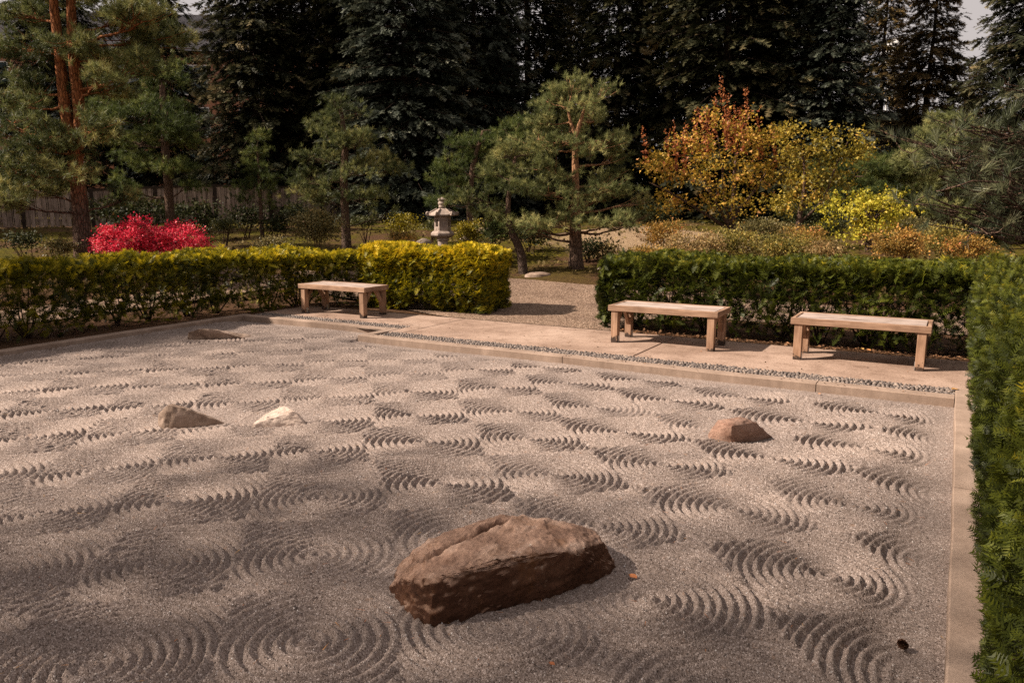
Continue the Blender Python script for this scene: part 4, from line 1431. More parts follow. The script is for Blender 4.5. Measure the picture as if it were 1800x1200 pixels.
def spruce_mesh(name, H, R, seed, mat, droop=0.30, size=0.42, whorl=0.40, bare=0.06, dens=1.0):
    r = np.random.default_rng(seed)
    ch, br = [], []
    P, D, T, U, Sz = [], [], [], [], []
    z = H * bare
    while z < H * 0.985:
        f = z / H
        L0 = R * (1 - f) ** 0.75 * (0.55 + .45 * min(1, f / .12))
        nb = int(r.integers(5, 8)) if f < .85 else 5
        ph = r.uniform(0, 6.28)
        for k in range(nb):
            a = ph + k * 2 * math.pi / nb + r.normal(0, .22)
            L = L0 * r.uniform(.68, 1.12) + .15
            h = np.array([math.cos(a), math.sin(a), 0])
            zz = z + r.normal(0, .12)
            lift = 0.45 * (f - .35)
            n = 7
            s = np.linspace(0, 1, n)
            pts = np.array([0, 0, zz]) + h * (s * L)[:, None] + np.array([0, 0, 1]) * (L * (lift * s - droop * s * s + 0.30 * droop * s ** 4))[:, None]
            br.append(tube(pts, np.linspace(.035 * (1 - f) + .012, .006, n), 4) + (.5, 1))
            side = np.array([-h[1], h[0], 0])
            m = max(5, int(L * 17 * dens))
            ss = r.uniform(.04, 1.0, m)
            px = np.array([np.interp(ss, s, pts[:, i]) for i in range(3)]).T
            sg = r.choice([-1, 1], m)
            wid = L * .38 * (1.05 - ss) + .14
            off = r.uniform(0.1, 1, m) * wid
            px = px + side * (sg * off)[:, None] + h * (off * .45)[:, None] + np.array([0, 0, -1]) * (off * .30 + r.uniform(0, .14, m))[:, None]
            dr = side * (sg * r.uniform(.35, .9, m))[:, None] + h * r.uniform(.5, 1.1, m)[:, None] + np.array([0, 0, -1]) * r.uniform(-.15, .75, m)[:, None]
            P.append(px); D.append(dr); Sz.append(size * r.uniform(.65, 1.25, m) * (1 - .35 * f))
            tt = r.uniform(.05, .6, m) + .35 * (ss - .5) + .1 * r.normal()
            T.append(np.clip(tt, 0, 1))
            U.append(np.tile([0, 0, 1.0], (m, 1)) + r.normal(0, .45, (m, 3)))
            P.append(pts[-1:]); D.append((pts[-1] - pts[-2])[None] + h[None] * .2); Sz.append(np.array([size])); T.append(np.array([.75])); U.append(np.array([[0, 0, 1.0]]))
        z += whorl * (1 - .35 * f) * r.uniform(.8, 1.2)
    V, F, TT = scatter(SPRUCE[0], SPRUCE[1], np.concatenate(P), np.concatenate(D), np.concatenate(Sz), np.concatenate(T), np.concatenate(U), SPRUCE[2])
    me = make_mesh(name, [(V, F, TT, 0)] + br)
    me.materials.append(mat); me.materials.append(MAT['bark_dark'])
    pts = np.array([[0.05 * math.sin(i), .05 * math.cos(i * 1.3), zz] for i, zz in enumerate(np.linspace(-.3, H * .96, 12))])
    tr = make_mesh(name + "_trunk", [tube(pts, np.interp(np.linspace(0, 1, 12), [0, .04, .3, 1], [.46, .32, .17, .02]) * H / 17, 10, .05) + (.5, 0)])
    tr.materials.append(MAT['bark_dark'])
    return me, tr


def leafy(name, label, cat, p, blobs, mat, leaf=0.06, dens=1.0, seed=1, stems=(), bark=None, lobed=False, droop=0.0, clump=3.0, extra=(), group=None, d=None, part="crown", hole=-0.45, nstem=0, cl=None, flat=.5):
    """shrub or broadleaf tree: leaves through blobs (world centre, rx, ry, rz)"""
    r = np.random.default_rng(seed)
    p = np.asarray(p, float)
    root = thing(name, label, cat, tuple(p), group)
    tv, tf = (MAPLE_V, MAPLE_F) if lobed else (LEAF_V, LEAF_F)
    ch = []
    for (c, rx, ry, rz) in blobs:
        c = np.asarray(c, float)
        n = int(dens * 6.5 * (rx * rz * 3.14) / (leaf * leaf) + 30)
        q = norm(r.normal(0, 1, (n, 3))) * (r.uniform(0.05, 1, n) ** .40)[:, None]
        q *= (1 + .25 * vnoise(q + c, clump, seed))[:, None]
        K = max(5, n // 34)
        own = r.integers(0, K, n)
        q = q[:K][own]
        lr = cl if cl else leaf * 2.1
        pos = c + RT * (q[:, :1] * rx) + FWH * (q[:, 1:2] * ry) + np.array([0, 0, 1]) * (q[:, 2:] * rz) + r.normal(0, 1, (n, 3)) * np.array([1, 1, flat]) * lr
        keep = (vnoise(pos, clump * 1.5, seed + 3) > hole) & (pos[:, 2] > p[2] + 0.03)
        pos, q, own = pos[keep], q[keep], own[keep]
        n = len(pos)
        dr = norm((RT * q[:, :1] + FWH * q[:, 1:2] + np.array([0, 0, 1]) * q[:, 2:]) * .8 + r.normal(0, .6, (n, 3)) + np.array([0, 0, .15 - droop]))
        up = norm(r.normal(0, .55, (n, 3)) + np.array([0, 0, 1.0]) + dr * .2)
        t = np.clip(r.uniform(0, .7, n) + .16 * vnoise(pos, 2.2, seed + 7) + r.normal(.06, .13, K)[own], 0, 1)
        ch.append(scatter(tv, tf, pos - p, dr, leaf * r.uniform(.6, 1.3, n), t, up) + (0,))
    mats = [mat]
    for (V, F, T, m2) in extra:
        ch.append((V - p, F, T, 1))
        mats = [mat, m2]
    link(part, make_mesh(name + "_leaves", ch), mats, root)
    bark = bark or MAT['bark_grey']
    for k, (pts, r0, r1) in enumerate(stems):
        pts = spline(pts, 10)
        V, F = tube(pts - p, np.linspace(r0, r1, 10), 7, .05)
        link("trunk" if k == 0 and cat == "tree" else "branch" if cat == "tree" else "stem", make_mesh("stem", [(V, F, .5, 0)]), [bark], root, smooth=True)
    for k in range(nstem):
        c, rx, ry, rz = blobs[r.integers(0, len(blobs))]
        e = np.asarray(c) + RT * r.normal(0, .5) * rx + FWH * r.normal(0, .4) * ry + np.array([0, 0, r.uniform(-.2, .6) * rz])
        b0 = p + np.array([r.normal(0, .05), r.normal(0, .05), -.03])
        V, F = tube(bez(b0, b0 * .6 + e * .4 + np.array([0, 0, .05]), e, 6) - p, np.linspace(.016, .004, 6), 5)
        link("stem", make_mesh("stem", [(V, F, .5, 0)]), [bark], root)
    return root


def blob(px, py, rx, ry, d, dd=0.0, deep=0.8):
    k = FPX / d
    return (at(px, py, d + dd), rx / k, max(rx, ry) / k * deep, ry / k)


def build_pines():
    pine("pine_tree", "tall twin-trunked pine with orange upper bark behind the left hedge", 17.0,
         [[(147, 440, 34), (143, 390, 27), (138, 330, 25), (133, 285, 24), (140, 210, 20), (131, 120, 18), (125, 30, 15), (127, -70, 12)],
          [(136, 300, 19), (116, 200, 19), (107, 120, 17), (97, 30, 14), (90, -60, 11)]],
         [(70, 250, 75, 42, -.6), (150, 225, 45, 30, -.8), (25, 295, 60, 34, -.2), (100, 300, 55, 26, -.9), (15, 215, 45, 20, .3),
          (60, 80, 75, 30, 0), (125, 65, 40, 24, -.7), (210, 95, 80, 30, .3), (260, 60, 70, 36, .6), (225, 20, 60, 30, .2), (45, 20, 60, 32, .8),
          (40, 150, 60, 22, .5), (30, 180, 45, 20, -.3), (195, 150, 55, 24, .5), (255, 112, 35, 26, -.3), (180, 130, 30, 20, -.9),
          (60, 330, 55, 18, .2), (10, 350, 30, 30, -.8), (215, 350, 30, 15, .2), (250, 30, 40, 30, -.4), (160, -20, 90, 30, 0), (60, -40, 90, 30, 0)],
         MAT['pine_mid'], MAT['bark_left'], 0.135, .88, 51, limb_r=.030)
    pine("pine_tree", "dark pine behind the twin-trunked pine, in front of the fence", 22.0,
         [[(297, 372, 17), (296, 330, 15), (290, 250, 12), (285, 150, 9)]],
         [(235, 205, 70, 24, 0), (290, 215, 60, 28, -.5), (240, 245, 55, 22, .4), (300, 290, 38, 18, -.4), (250, 285, 45, 20, .2), (210, 180, 50, 22, .5),
          (285, 180, 50, 24, .4), (210, 320, 35, 13, .2), (320, 240, 30, 22, .3), (280, 130, 50, 24, .2), (225, 345, 26, 12, -.3), (330, 325, 22, 9, 0)],
         MAT['pine_dark'], MAT['bark_grey'], 0.13, .95, 52)
    pine("pine_tree", "slender young pine with thin stem between the left shrubs", 22.0,
         [[(461, 408, 8), (458, 360, 7), (455, 300, 5), (452, 255, 3)]],
         [(455, 262, 22, 16, 0), (440, 290, 34, 14, .1), (470, 305, 34, 14, -.1), (450, 328, 46, 12, .1), (490, 352, 24, 12, 0), (430, 345, 26, 10, 0), (455, 238, 10, 18, 0)],
         MAT['pine_dark'], MAT['bark_grey'], 0.11, .8, 53, limb_r=.012)
    pine("pine_tree", "open layered pine left of the stone lantern, grey trunk", 21.0,
         [[(608, 408, 17), (606, 360, 14), (604, 310, 13), (607, 260, 11), (600, 200, 7), (598, 175, 3)]],
         [(600, 190, 36, 26, 0), (575, 225, 36, 22, .2), (640, 240, 38, 20, -.2), (560, 275, 40, 18, .1), (600, 250, 32, 20, -.3), (650, 285, 45, 18, .1), (690, 297, 28, 12, .2),
          (560, 315, 42, 16, -.2), (545, 340, 26, 14, 0), (620, 300, 40, 16, -.4), (640, 345, 48, 14, -.2), (665, 372, 28, 14, -.1), (580, 350, 30, 10, .3), (530, 305, 20, 10, 0)],
         MAT['pine_mid'], MAT['bark_grey'], 0.115, .95, 54, limb_r=.02)
    pine("pine_tree", "deep green pine behind the lantern and the grey-green pines", 24.0,
         [[(828, 392, 12), (826, 350, 11), (832, 290, 9), (850, 230, 6)]],
         [(830, 250, 48, 18, 0), (790, 290, 32, 18, 0), (850, 275, 40, 16, .3), (905, 240, 36, 22, -.2), (790, 320, 44, 12, .2), (775, 353, 32, 8, 0), (870, 310, 44, 16, .3), (915, 220, 22, 14, .1)],
         MAT['pine_dark'], MAT['bark_grey'], 0.13, 1.1, 55)
    pine("pine_tree", "grey-green leaning pine between the lantern and the orange-barked pine", 18.2,
         [[(921, 468, 18), (914, 440, 15), (896, 400, 12), (893, 360, 9), (900, 310, 7), (906, 275, 5)]],
         [(890, 268, 46, 22, 0), (925, 290, 40, 22, -.2), (870, 300, 44, 18, .2), (905, 330, 50, 16, -.4), (835, 345, 50, 16, .1), (805, 350, 24, 12, .2), (870, 375, 40, 22, .1), (940, 330, 36, 18, .3), (865, 405, 30, 18, .3), (950, 262, 30, 16, .2)],
         MAT['pine_mid'], MAT['bark_grey'], 0.11, 1.1, 56, limb_r=.02)
    pine("pine_tree", "central pine with bright orange upper trunk at the path opening", 18.6,
         [[(1013, 478, 30), (1012, 440, 23), (1011, 380, 18), (1012, 330, 13), (1011, 275, 11), (1012, 240, 9), (1020, 215, 7), (1028, 190, 4)],
          [(1012, 240, 7), (1003, 215, 5), (998, 190, 3)]],
         [(1005, 150, 40, 26, 0), (985, 180, 46, 26, .2), (1030, 175, 36, 26, -.2), (962, 212, 48, 28, .2), (1046, 208, 44, 27, .3), (1000, 222, 40, 22, .5), (985, 243, 46, 20, -.3), (1055, 165, 30, 24, .3), (958, 172, 30, 24, .2), (940, 240, 40, 22, .2), (1085, 240, 34, 20, .2), (965, 335, 50, 20, -.6), (1065, 330, 46, 18, -.5),
          (1060, 250, 48, 20, .1), (955, 255, 48, 22, .3), (1030, 265, 34, 16, -.4), (1080, 275, 34, 22, .3), (960, 290, 50, 20, -.3), (1075, 310, 40, 20, .4),
          (1000, 305, 40, 14, -.5), (930, 325, 44, 18, -.1), (1090, 340, 44, 18, -.3), (975, 385, 54, 27, -1.0), (938, 395, 40, 22, -1.1), (1078, 383, 54, 19, -1.0), (1000, 360, 30, 14, -.9), (1110, 390, 34, 14, -.3), (1125, 350, 24, 12, .2), (915, 402, 18, 14, -.5), (1050, 350, 26, 10, -.4)],
         MAT['pine'], MAT['bark_pine'], 0.11, .8, 57, limb_r=.032)
    pine("pine_tree", "pale grey-green pine far right behind the maples", 24.0,
         [[(1672, 420, 14), (1668, 360, 12), (1660, 300, 9), (1665, 235, 5)]],
         [(1665, 225, 40, 22, 0), (1640, 250, 44, 24, .2), (1700, 255, 40, 22, .2), (1625, 285, 44, 22, -.2), (1680, 290, 50, 24, 0), (1640, 325, 56, 22, .2), (1700, 330, 44, 24, .2), (1610, 360, 40, 18, 0), (1660, 370, 50, 22, -.2), (1580, 300, 30, 16, .4)],
         MAT['pine'], MAT['bark_grey'], 0.14, 1.0, 58)
    pine("pine_tree", "dark low pine behind the yellow-green maple", 24.5,
         [[(1535, 420, 12), (1532, 360, 10), (1520, 310, 7)]],
         [(1530, 290, 50, 18, 0), (1570, 310, 40, 16, .1), (1490, 315, 40, 18, .2), (1545, 335, 50, 14, -.2), (1580, 350, 40, 14, .1), (1480, 345, 36, 14, 0), (1450, 300, 36, 20, .3), (1120, 300, 1, 1, .3)][:7],
         MAT['pine_dark'], MAT['bark_grey'], 0.14, 1.0, 59)
    # the near pine whose branches reach in from the right
    f = at(2150, 400, 6.9)
    pads = []
    r = np.random.default_rng(66)
    for (x0, y0, x1, y1, n, dd) in ((1800, 330, 1610, 262, 8, 0), (1810, 380, 1620, 320, 8, .2), (1830, 300, 1680, 235, 7, -.3), (1840, 240, 1730, 215, 5, -.2), (1850, 180, 1765, 145, 5, .1), (1830, 420, 1690, 385, 7, 0),
                                    (1840, 350, 1720, 320, 6, -.5), (1820, 400, 1750, 375, 5, .3), (1900, 280, 1800, 250, 5, -.1), (1920, 120, 1850, 60, 5, 0), (1760, 300, 1640, 285, 5, .35), (1950, 380, 1860, 330, 5, 0), (1950, 200, 1870, 170, 5, 0)):
        for k in range(n):
            q = k / (n - 1)
            pads.append((x0 + (x1 - x0) * q + r.normal(0, 7), y0 + (y1 - y0) * q + r.normal(0, 9), r.uniform(17, 27), r.uniform(13, 20), dd + r.normal(0, .12)))
    pine("pine_tree", "long-needled pine branches reaching in above the right hedge", 6.6,
         [[(2120, 560, 56, .4), (2110, 380, 50, .4), (2100, 250, 46, .3), (2080, 80, 40, .2), (2060, -120, 30, .2)]],
         pads, MAT['pine_blue'], MAT['bark_grey'], 0.115, .10, 60, tmpl=TUFT_LONG, limb_r=.012, foot=(f[0], f[1], float(gz(f[0], f[1]))), solo=True)



def build_spruces():
    meshes = [spruce_mesh("spruce_crown", 18.0, 4.2, 71, MAT['spruce'], .36, .47, .40, dens=1.05),
              spruce_mesh("blue_spruce_crown", 17.0, 3.9, 72, MAT['spruce_blue'], .28, .44, .38, dens=1.15),
              spruce_mesh("fir_crown", 16.0, 3.0, 73, MAT['spruce_brown'], .26, .50, .40, dens=1.0)]
    # (pixel x of the trunk, distance, kind, scale, label)
    L = [(-120, 40, 0, 1.0, "dark spruce at the far left edge behind the fence"),
         (130, 43, 0, 1.0, "dark spruce behind the twin-trunked pine"),
         (462, 38, 0, 0.97, "dark spruce rising behind the slender young pine"),
         (550, 41, 0, 1.1, "dark spruce left of the layered pine, behind it"),
         (640, 39, 0, 1.05, "dark brown-tipped spruce behind the layered pine"),
         (717, 36, 1, 1.1, "blue-green spruce with thick bare trunk left of the lantern"),
         (835, 40, 1, 1.05, "blue-green spruce above the lantern"),
         (925, 44, 0, 1.1, "dark spruce between the lantern and the central pine"),
         (1080, 40, 0, 1.0, "dark spruce with sky gaps behind the central pine"),
         (1170, 42, 0, 1.1, "dark spruce right behind the central pine crown"),
         (1265, 37, 0, 1.1, "dark spruce behind the orange maple"),
         (1365, 39, 0, 1.1, "dark spruce between the orange and the yellow-green maple"),
         (1440, 35, 1, 0.85, "blue-green spruce whose top breaks the sky line"),
         (1530, 48, 2, 0.95, "thin brownish fir left of the white tank"),
         (1610, 40, 2, 0.88, "thin open fir against the pale sky"),
         (1690, 46, 2, 0.56, "short brownish fir below the patch of sky"),
         (1790, 26, 0, 0.72, "dark evergreen filling the right top corner"),
         (300, 46, 0, 0.85, "dark spruce in front of the brick building"),
         (1000, 52, 0, 1.0, "far dark spruce in the gap above the lantern"),
         (770, 50, 0, 1.0, "far dark spruce behind the blue-green ones"),
         (1320, 52, 0, 1.0, "far dark spruce deep behind the orange maple"),
         (1890, 34, 0, 1.0, "dark spruce past the right edge"),
         (-330, 46, 0, 1.0, "dark spruce past the left edge")]
    r = np.random.default_rng(8)
    for px, d, k, s, lab in L:
        b = base(px, d)
        t = thing("spruce_tree", lab, "spruce tree", (b[0], b[1], b[2]), "tall evergreens at the back of the garden", r.uniform(0, 6.28))
        sc = s * r.uniform(.96, 1.05)
        for nm, me in (("crown", meshes[k][0]), ("trunk", meshes[k][1])):
            o = bpy.data.objects.new(nm, me); COL.objects.link(o); o.parent = t
            o.scale = (sc * r.uniform(.95, 1.08), sc, sc)


def build_broadleaf():
    # orange maple with upright red shoots
    d = 19.5
    b = base(1290, d)
    ex = []
    r = np.random.default_rng(80)
    for (px, y0, y1) in ((1268, 260, 135), (1280, 260, 165), (1258, 250, 170), (1312, 250, 155), (1245, 270, 185), (1235, 280, 200), (1225, 270, 190), (1300, 270, 190), (1290, 270, 180), (1185, 300, 215), (1170, 310, 230), (1205, 300, 215), (1358, 300, 225), (1330, 280, 205), (1130, 290, 225)):
        n = int((y0 - y1) * 1.1)
        u = r.uniform(0, 1, n)
        dd = r.uniform(-.8, .8)
        P0, P1 = at(px + r.normal(0, 6), y0, d + dd), at(px, y1, d + dd)
        pos = P0 + (P1 - P0) * u[:, None] + r.normal(0, .03, (n, 3))
        dr = norm(r.normal(0, 1, (n, 3)) * [1, 1, .5] + np.array([0, 0, .5]))
        ex.append(scatter(LEAF_V, LEAF_F, pos, dr, .085 * (1.15 - .5 * u), r.uniform(0, 1, n)) + (MAT['red_shoot'],))
    st = lambda *q: [at(x, y, d + o) for x, y, o in q]
    leafy("maple_tree", "spreading orange-yellow maple with upright red-brown shoots", "tree", b,
          [blob(1290, 260, 70, 40, d), blob(1220, 255, 50, 34, d, .3), blob(1345, 260, 50, 36, d, -.2), blob(1180, 290, 55, 30, d, -.3), blob(1265, 310, 60, 34, d, -.6), blob(1330, 315, 50, 30, d, .4),
           blob(1155, 285, 40, 24, d, .3), blob(1210, 330, 60, 26, d, .2), blob(1290, 360, 60, 24, d, -.5), blob(1170, 360, 45, 16, d, .1), blob(1380, 290, 34, 40, d, .4), blob(1250, 215, 40, 26, d, .1), blob(1300, 215, 34, 20, d, -.1)],
          MAT['maple_orange'], .075, .46, 81,
          [(st((1287, 430, 0), (1288, 395, 0), (1290, 330, 0), (1295, 260, 0)), .10, .03), (st((1287, 415, 0), (1272, 380, -.1), (1255, 350, -.2), (1230, 300, -.2)), .06, .02), (st((1288, 400, 0), (1275, 360, .1), (1270, 300, .2), (1262, 240, .2)), .05, .015),
           (st((1290, 380, 0), (1330, 330, .2), (1360, 280, .3)), .05, .015), (st((1283, 405, 0), (1230, 370, .1), (1180, 340, 0), (1140, 320, .1)), .045, .012)],
          MAT['bark_grey'], True, .1, 2.4, ex, "maples behind the right hedge", hole=-.30)
    d = 18.5
    b = base(1405, d)
    st = lambda *q: [at(x, y, d + o) for x, y, o in q]
    leafy("maple_tree", "yellow-green maple with two rising leafy arms right of the orange maple", "tree", b,
          [blob(1390, 240, 26, 24, d), blob(1400, 280, 26, 34, d, .2), blob(1440, 255, 28, 36, d, -.2), blob(1420, 310, 32, 34, d, .1), blob(1490, 245, 30, 22, d), blob(1470, 290, 26, 34, d, .2), blob(1505, 270, 30, 16, d, -.2), blob(1445, 335, 26, 26, d, -.2), blob(1385, 355, 50, 18, d, -.3), blob(1480, 325, 24, 20, d, .2), blob(1525, 255, 14, 8, d), blob(1395, 325, 22, 26, d, .3)],
          MAT['maple_green'], .075, .85, 82,
          [(st((1404, 412, 0), (1405, 385, 0), (1408, 365, 0), (1415, 320, 0), (1410, 260, 0)), .095, .02), (st((1406, 390, 0), (1430, 370, -.1), (1450, 345, -.1), (1470, 290, -.1), (1490, 250, 0)), .035, .012), (st((1407, 372, 0), (1435, 330, .1), (1442, 270, .1)), .04, .012)],
          MAT['bark_grey'], True, .5, 3.2, (), "maples behind the right hedge", hole=-.30)
    d = 16.5
    b = base(1527, d)
    st = lambda *q: [at(x, y, d + o) for x, y, o in q]
    leafy("maple_tree", "small weeping maple with a bright yellow umbrella crown", "tree", b,
          [blob(1500, 350, 40, 17, d), blob(1550, 352, 42, 18, d, -.2), blob(1465, 372, 26, 13, d), blob(1585, 372, 20, 14, d), blob(1530, 368, 40, 20, d, -.4), blob(1525, 395, 34, 14, d, -.3), blob(1570, 388, 22, 16, d, -.2), blob(1450, 385, 12, 8, d), blob(1500, 410, 26, 10, d, -.3), blob(1540, 412, 22, 8, d, -.2)],
          MAT['maple_yellow'], .06, 1.0, 83,
          [(st((1527, 440, 0), (1526, 415, 0), (1522, 390, 0), (1530, 355, 0)), .075, .025), (st((1524, 400, 0), (1500, 370, -.1), (1475, 365, 0)), .03, .01), (st((1525, 395, 0), (1555, 370, 0), (1590, 362, 0), (1640, 360, .2), (1685, 372, .3)), .03, .012)],
          MAT['bark_grey'], True, 1.1, 4.0, (), "maples behind the right hedge", hole=-.25)


def shrub(px, py, rx, ry, d, mat, label, leaf=.05, dens=1.0, seed=1, n=5, name="shrub", group=None, nstem=6, lobed=False):
    """a mound of several overlapping leaf masses standing on the ground"""
    r = np.random.default_rng(seed)
    b = base(px, d)
    bl = []
    for k in range(n):
        bl.append(blob(px + r.uniform(-.55, .55) * rx, py + r.uniform(-.3, .45) * ry, rx * r.uniform(.42, .62), ry * r.uniform(.5, .72), d, r.uniform(-.35, .35) * rx / (FPX / d)))
    bl.append(blob(px, py + ry * .25, rx * .72, ry * .75, d))
    return leafy(name, label, "shrub", b, bl, mat, leaf, dens, seed, (), MAT['stem'], lobed, 0.0, 5.0, (), group, part="foliage", nstem=nstem)


def build_shrubs():
    r = np.random.default_rng(90)
    bl = []
    for k in range(36):
        u = -1 + 2 * (k + r.uniform(0, 1)) / 36; top = 389 + 30 * u * u - (16 if .45 < u < .75 else 0) + r.uniform(-6, 12)
        px = 264 + u * 96
        bl.append(blob(px, (top + 440) / 2 + 3, r.uniform(13, 24), (440 - top) / 2 + 4, 16.0, r.uniform(-.7, .7)))
    leafy("burning_bush", "bright crimson bush behind the left hedge", "shrub", base(266, 16.0), bl, MAT['red'], .05, .8, 90, (), MAT['stem'], False, 0, 5.0, (), None, part="foliage", nstem=16, cl=.07, hole=-.42)
    for k, (px, py, rx, ry, d_, mt, lab) in enumerate((
            (40, 420, 40, 12, 19.0, 'rhodo', "low dark ground shrub left of the twin-trunked pine"), (105, 432, 34, 12, 16.5, 'shrub_olive', "low weedy green clump at the foot of the twin-trunked pine"),
            (180, 366, 30, 18, 25.5, 'rhodo', "dark shrub at the fence right of the twin-trunked pine"), (300, 370, 30, 16, 26.0, 'rhodo', "dark shrub at the fence behind the red bush"),
            (395, 392, 26, 12, 23.0, 'cushion', "low green mound on the moss right of the red bush"), (520, 372, 26, 14, 26.0, 'rhodo', "dark shrub at the fence left of the layered pine"),
            (640, 388, 30, 12, 24.0, 'cushion', "low green mound right of the layered pine trunk"), (760, 396, 20, 10, 23.5, 'cushion', "small green mound behind the stone lantern"),
            (930, 408, 36, 16, 21.0, 'rhodo', "dark low bush between the two central pines"), (1150, 375, 44, 20, 24.0, 'rhodo', "dark bush behind the orange maple's left side"), (1420, 372, 60, 22, 22.5, 'rhodo', "dark bush behind the yellow-green maple trunk"), (1600, 395, 50, 18, 19.5, 'shrub_olive', "olive bush right of the weeping maple"))):
        shrub(px, py, rx, ry, d_, MAT[mt], lab, .075 if mt == 'rhodo' else .05, 1, 140 + k, 5)
    shrub(240, 372, 60, 26, 24, MAT['rhodo'], "dark broad-leaved shrub with rusty leaves behind the red bush", .11, 1, 91)
    shrub(352, 376, 34, 24, 25, MAT['rhodo'], "dark green shrub at the fence just right of the red bush", .11, 1, 92)
    shrub(432, 374, 28, 20, 25.5, MAT['rhodo'], "dark small-leaved shrub in front of the fence by the slender pine", .10, 1, 93)
    shrub(492, 390, 28, 18, 22, MAT['rhodo'], "low dark shrub left of the olive shrub", .08, 1, 94)
    shrub(558, 394, 56, 32, 17.6, MAT['shrub_olive'], "pale olive flecked shrub behind the hedge, left of the layered pine", .05, 1, 95, 7)
    shrub(473, 430, 42, 14, 16.4, MAT['shrub_olive'], "small low olive shrub peeping over the golden hedge", .045, 1, 96)
    shrub(702, 392, 28, 18, 19.5, MAT['shrub_yellow'], "yellow-green shrub on the moss left of the lantern", .05, 1, 97)
    shrub(706, 416, 26, 14, 17.5, MAT['spirea'], "orange-tinged shrub right behind the golden hedge, left of the lantern", .045, 1, 98)
    shrub(822, 406, 30, 24, 19.6, MAT['shrub_yellow'], "yellow shrub immediately right of the lantern", .05, 1, 99)
    shrub(870, 398, 30, 24, 20, MAT['pine_dark'], "dark green low shrub right of the yellow one", .07, 1, 100)
    shrub(1443, 398, 48, 16, 17.0, MAT['cushion'], "smooth rounded green cushion shrub left of the weeping maple", .035, 1.5, 101, 3)
    shrub(1035, 430, 34, 18, 19.5, MAT['rhodo'], "dark bush behind the central pine trunk", .06, .8, 102)
    shrub(1070, 438, 22, 18, 19.6, MAT['grassy'], "small dry tussock on the straw mound", .09, .8, 103)
    labs = ["rusty low shrub at the left end above the right hedge", "tan rounded shrub second from the left above the right hedge", "olive gold shrub below the orange maple trunk",
            "olive gold shrub under the orange maple's right side", "rusty shrub left of the green cushion", "tan shrub below the green cushion",
            "rusty shrub right below the yellow weeping maple", "olive gold shrub below the long-needled pine", "russet shrub at the right end above the hedge", "small green-brown shrub between maple trunks",
            "tall rusty shrub at the mound's right side"]
    spots = [(1130, 452, 52, 22, 13.6), (1215, 432, 58, 34, 14.6), (1300, 425, 56, 32, 15.0), (1375, 432, 52, 28, 14.6), (1420, 420, 40, 24, 15.6), (1465, 440, 40, 20, 14.0),
             (1590, 425, 56, 26, 14.6), (1650, 420, 50, 26, 15.2), (1705, 428, 42, 26, 14.6), (1340, 400, 50, 22, 17.5), (1165, 410, 40, 26, 17.4)]
    for k, (s, lab) in enumerate(zip(spots, labs)):
        shrub(*s, MAT[('spirea', 'spirea_tan', 'spirea_green', 'spirea_green', 'spirea', 'spirea_tan', 'spirea', 'spirea_green', 'spirea', 'shrub_olive', 'spirea')[k]], lab, .042, .9, 110 + k, 6, "autumn_shrub", "autumn shrubs behind the right hedge", 6)


def build_fence():
    A, B = base(-90, 28.5), base(1010, 44.0)
    v = (B - A)[:2]; L = np.linalg.norm(v); e = v / L
    ang = math.atan2(e[1], e[0])
    root = thing("fence", "weathered brown board fence with dark posts along the back of the garden", "fence", tuple(A), rz=ang)
    H = 1.52
    pw = 0.165
    r = np.random.default_rng(31)
    variants = []
    for k in range(4):
        bm = box_vf(0, pw - .012, -.011, .011, 0, H - .12, .003)
        variants.append(bm_mesh(bm, "board"))
        variants[-1].materials.append(MAT['fence'])
    half = bm_mesh(box_vf(0, .035, -.011, .011, 0, H - .12, .003), "board"); half.materials.append(MAT['fence'])
    post = bm_mesh(box_vf(-.065, .065, -.065, .065, -.3, H + .02, .006), "post"); post.materials.append(MAT['fence_dark'])
    span = 2.35
    n = int(L / span)
    zf = lambda s: float(gz(A[0] + e[0] * s, A[1] + e[1] * s)) - A[2]
    for i in range(n + 1):
        s0 = i * span
        z0, z1 = zf(s0), zf(s0 + span)
        o = bpy.data.objects.new("post", post); COL.objects.link(o); o.parent = root; o.location = (s0, 0, z0)
        if i == n:
            break
        x = s0 + .075; k = 0
        while x < s0 + span - .075 - .03:
            z = z0 + (z1 - z0) * (x - s0) / span
            last = x + pw > s0 + span - .075
            me = half if (last or k % 3 == 2) else variants[k % 4]
            o = bpy.data.objects.new("board", me); COL.objects.link(o); o.parent = root
            o.location = (x, r.normal(0, .003), z + .05 + r.normal(0, .006))
            x += (.035 if me is half else pw - .012) + (.022 if (k % 3) else .012); k += 1
        bm = bmesh.new()
        for (za, zb, ya, yb) in ((H - .08, H + .0, -.05, .05),):
            vs = []
            for xx, zz in ((s0 + .066, z0), (s0 + span - .066, z1)):
                for y in (ya, yb):
                    for q in (za, zb):
                        vs.append(bm.verts.new((xx, y, zz + q)))
            for f in ((0, 1, 3, 2), (4, 6, 7, 5), (0, 4, 5, 1), (2, 3, 7, 6), (0, 2, 6, 4), (1, 5, 7, 3)):
                bm.faces.new([vs[q] for q in f])
        link("top_rail", bm_mesh(bm, "top_rail"), [MAT['fence_dark']], root)
        bm = bmesh.new()
        for (za, zb) in ((.25, .34), (H - .42, H - .33)):
            vs = []
            for xx, zz in ((s0 + .066, z0), (s0 + span - .066, z1)):
                for y in (.0125, .05):
                    for q in (za, zb):
                        vs.append(bm.verts.new((xx, y, zz + q)))
            for f in ((0, 1, 3, 2), (4, 6, 7, 5), (0, 4, 5, 1), (2, 3, 7, 6), (0, 2, 6, 4), (1, 5, 7, 3)):
                bm.faces.new([vs[q] for q in f])
        link("back_rail", bm_mesh(bm, "back_rail"), [MAT['fence_dark']], root)


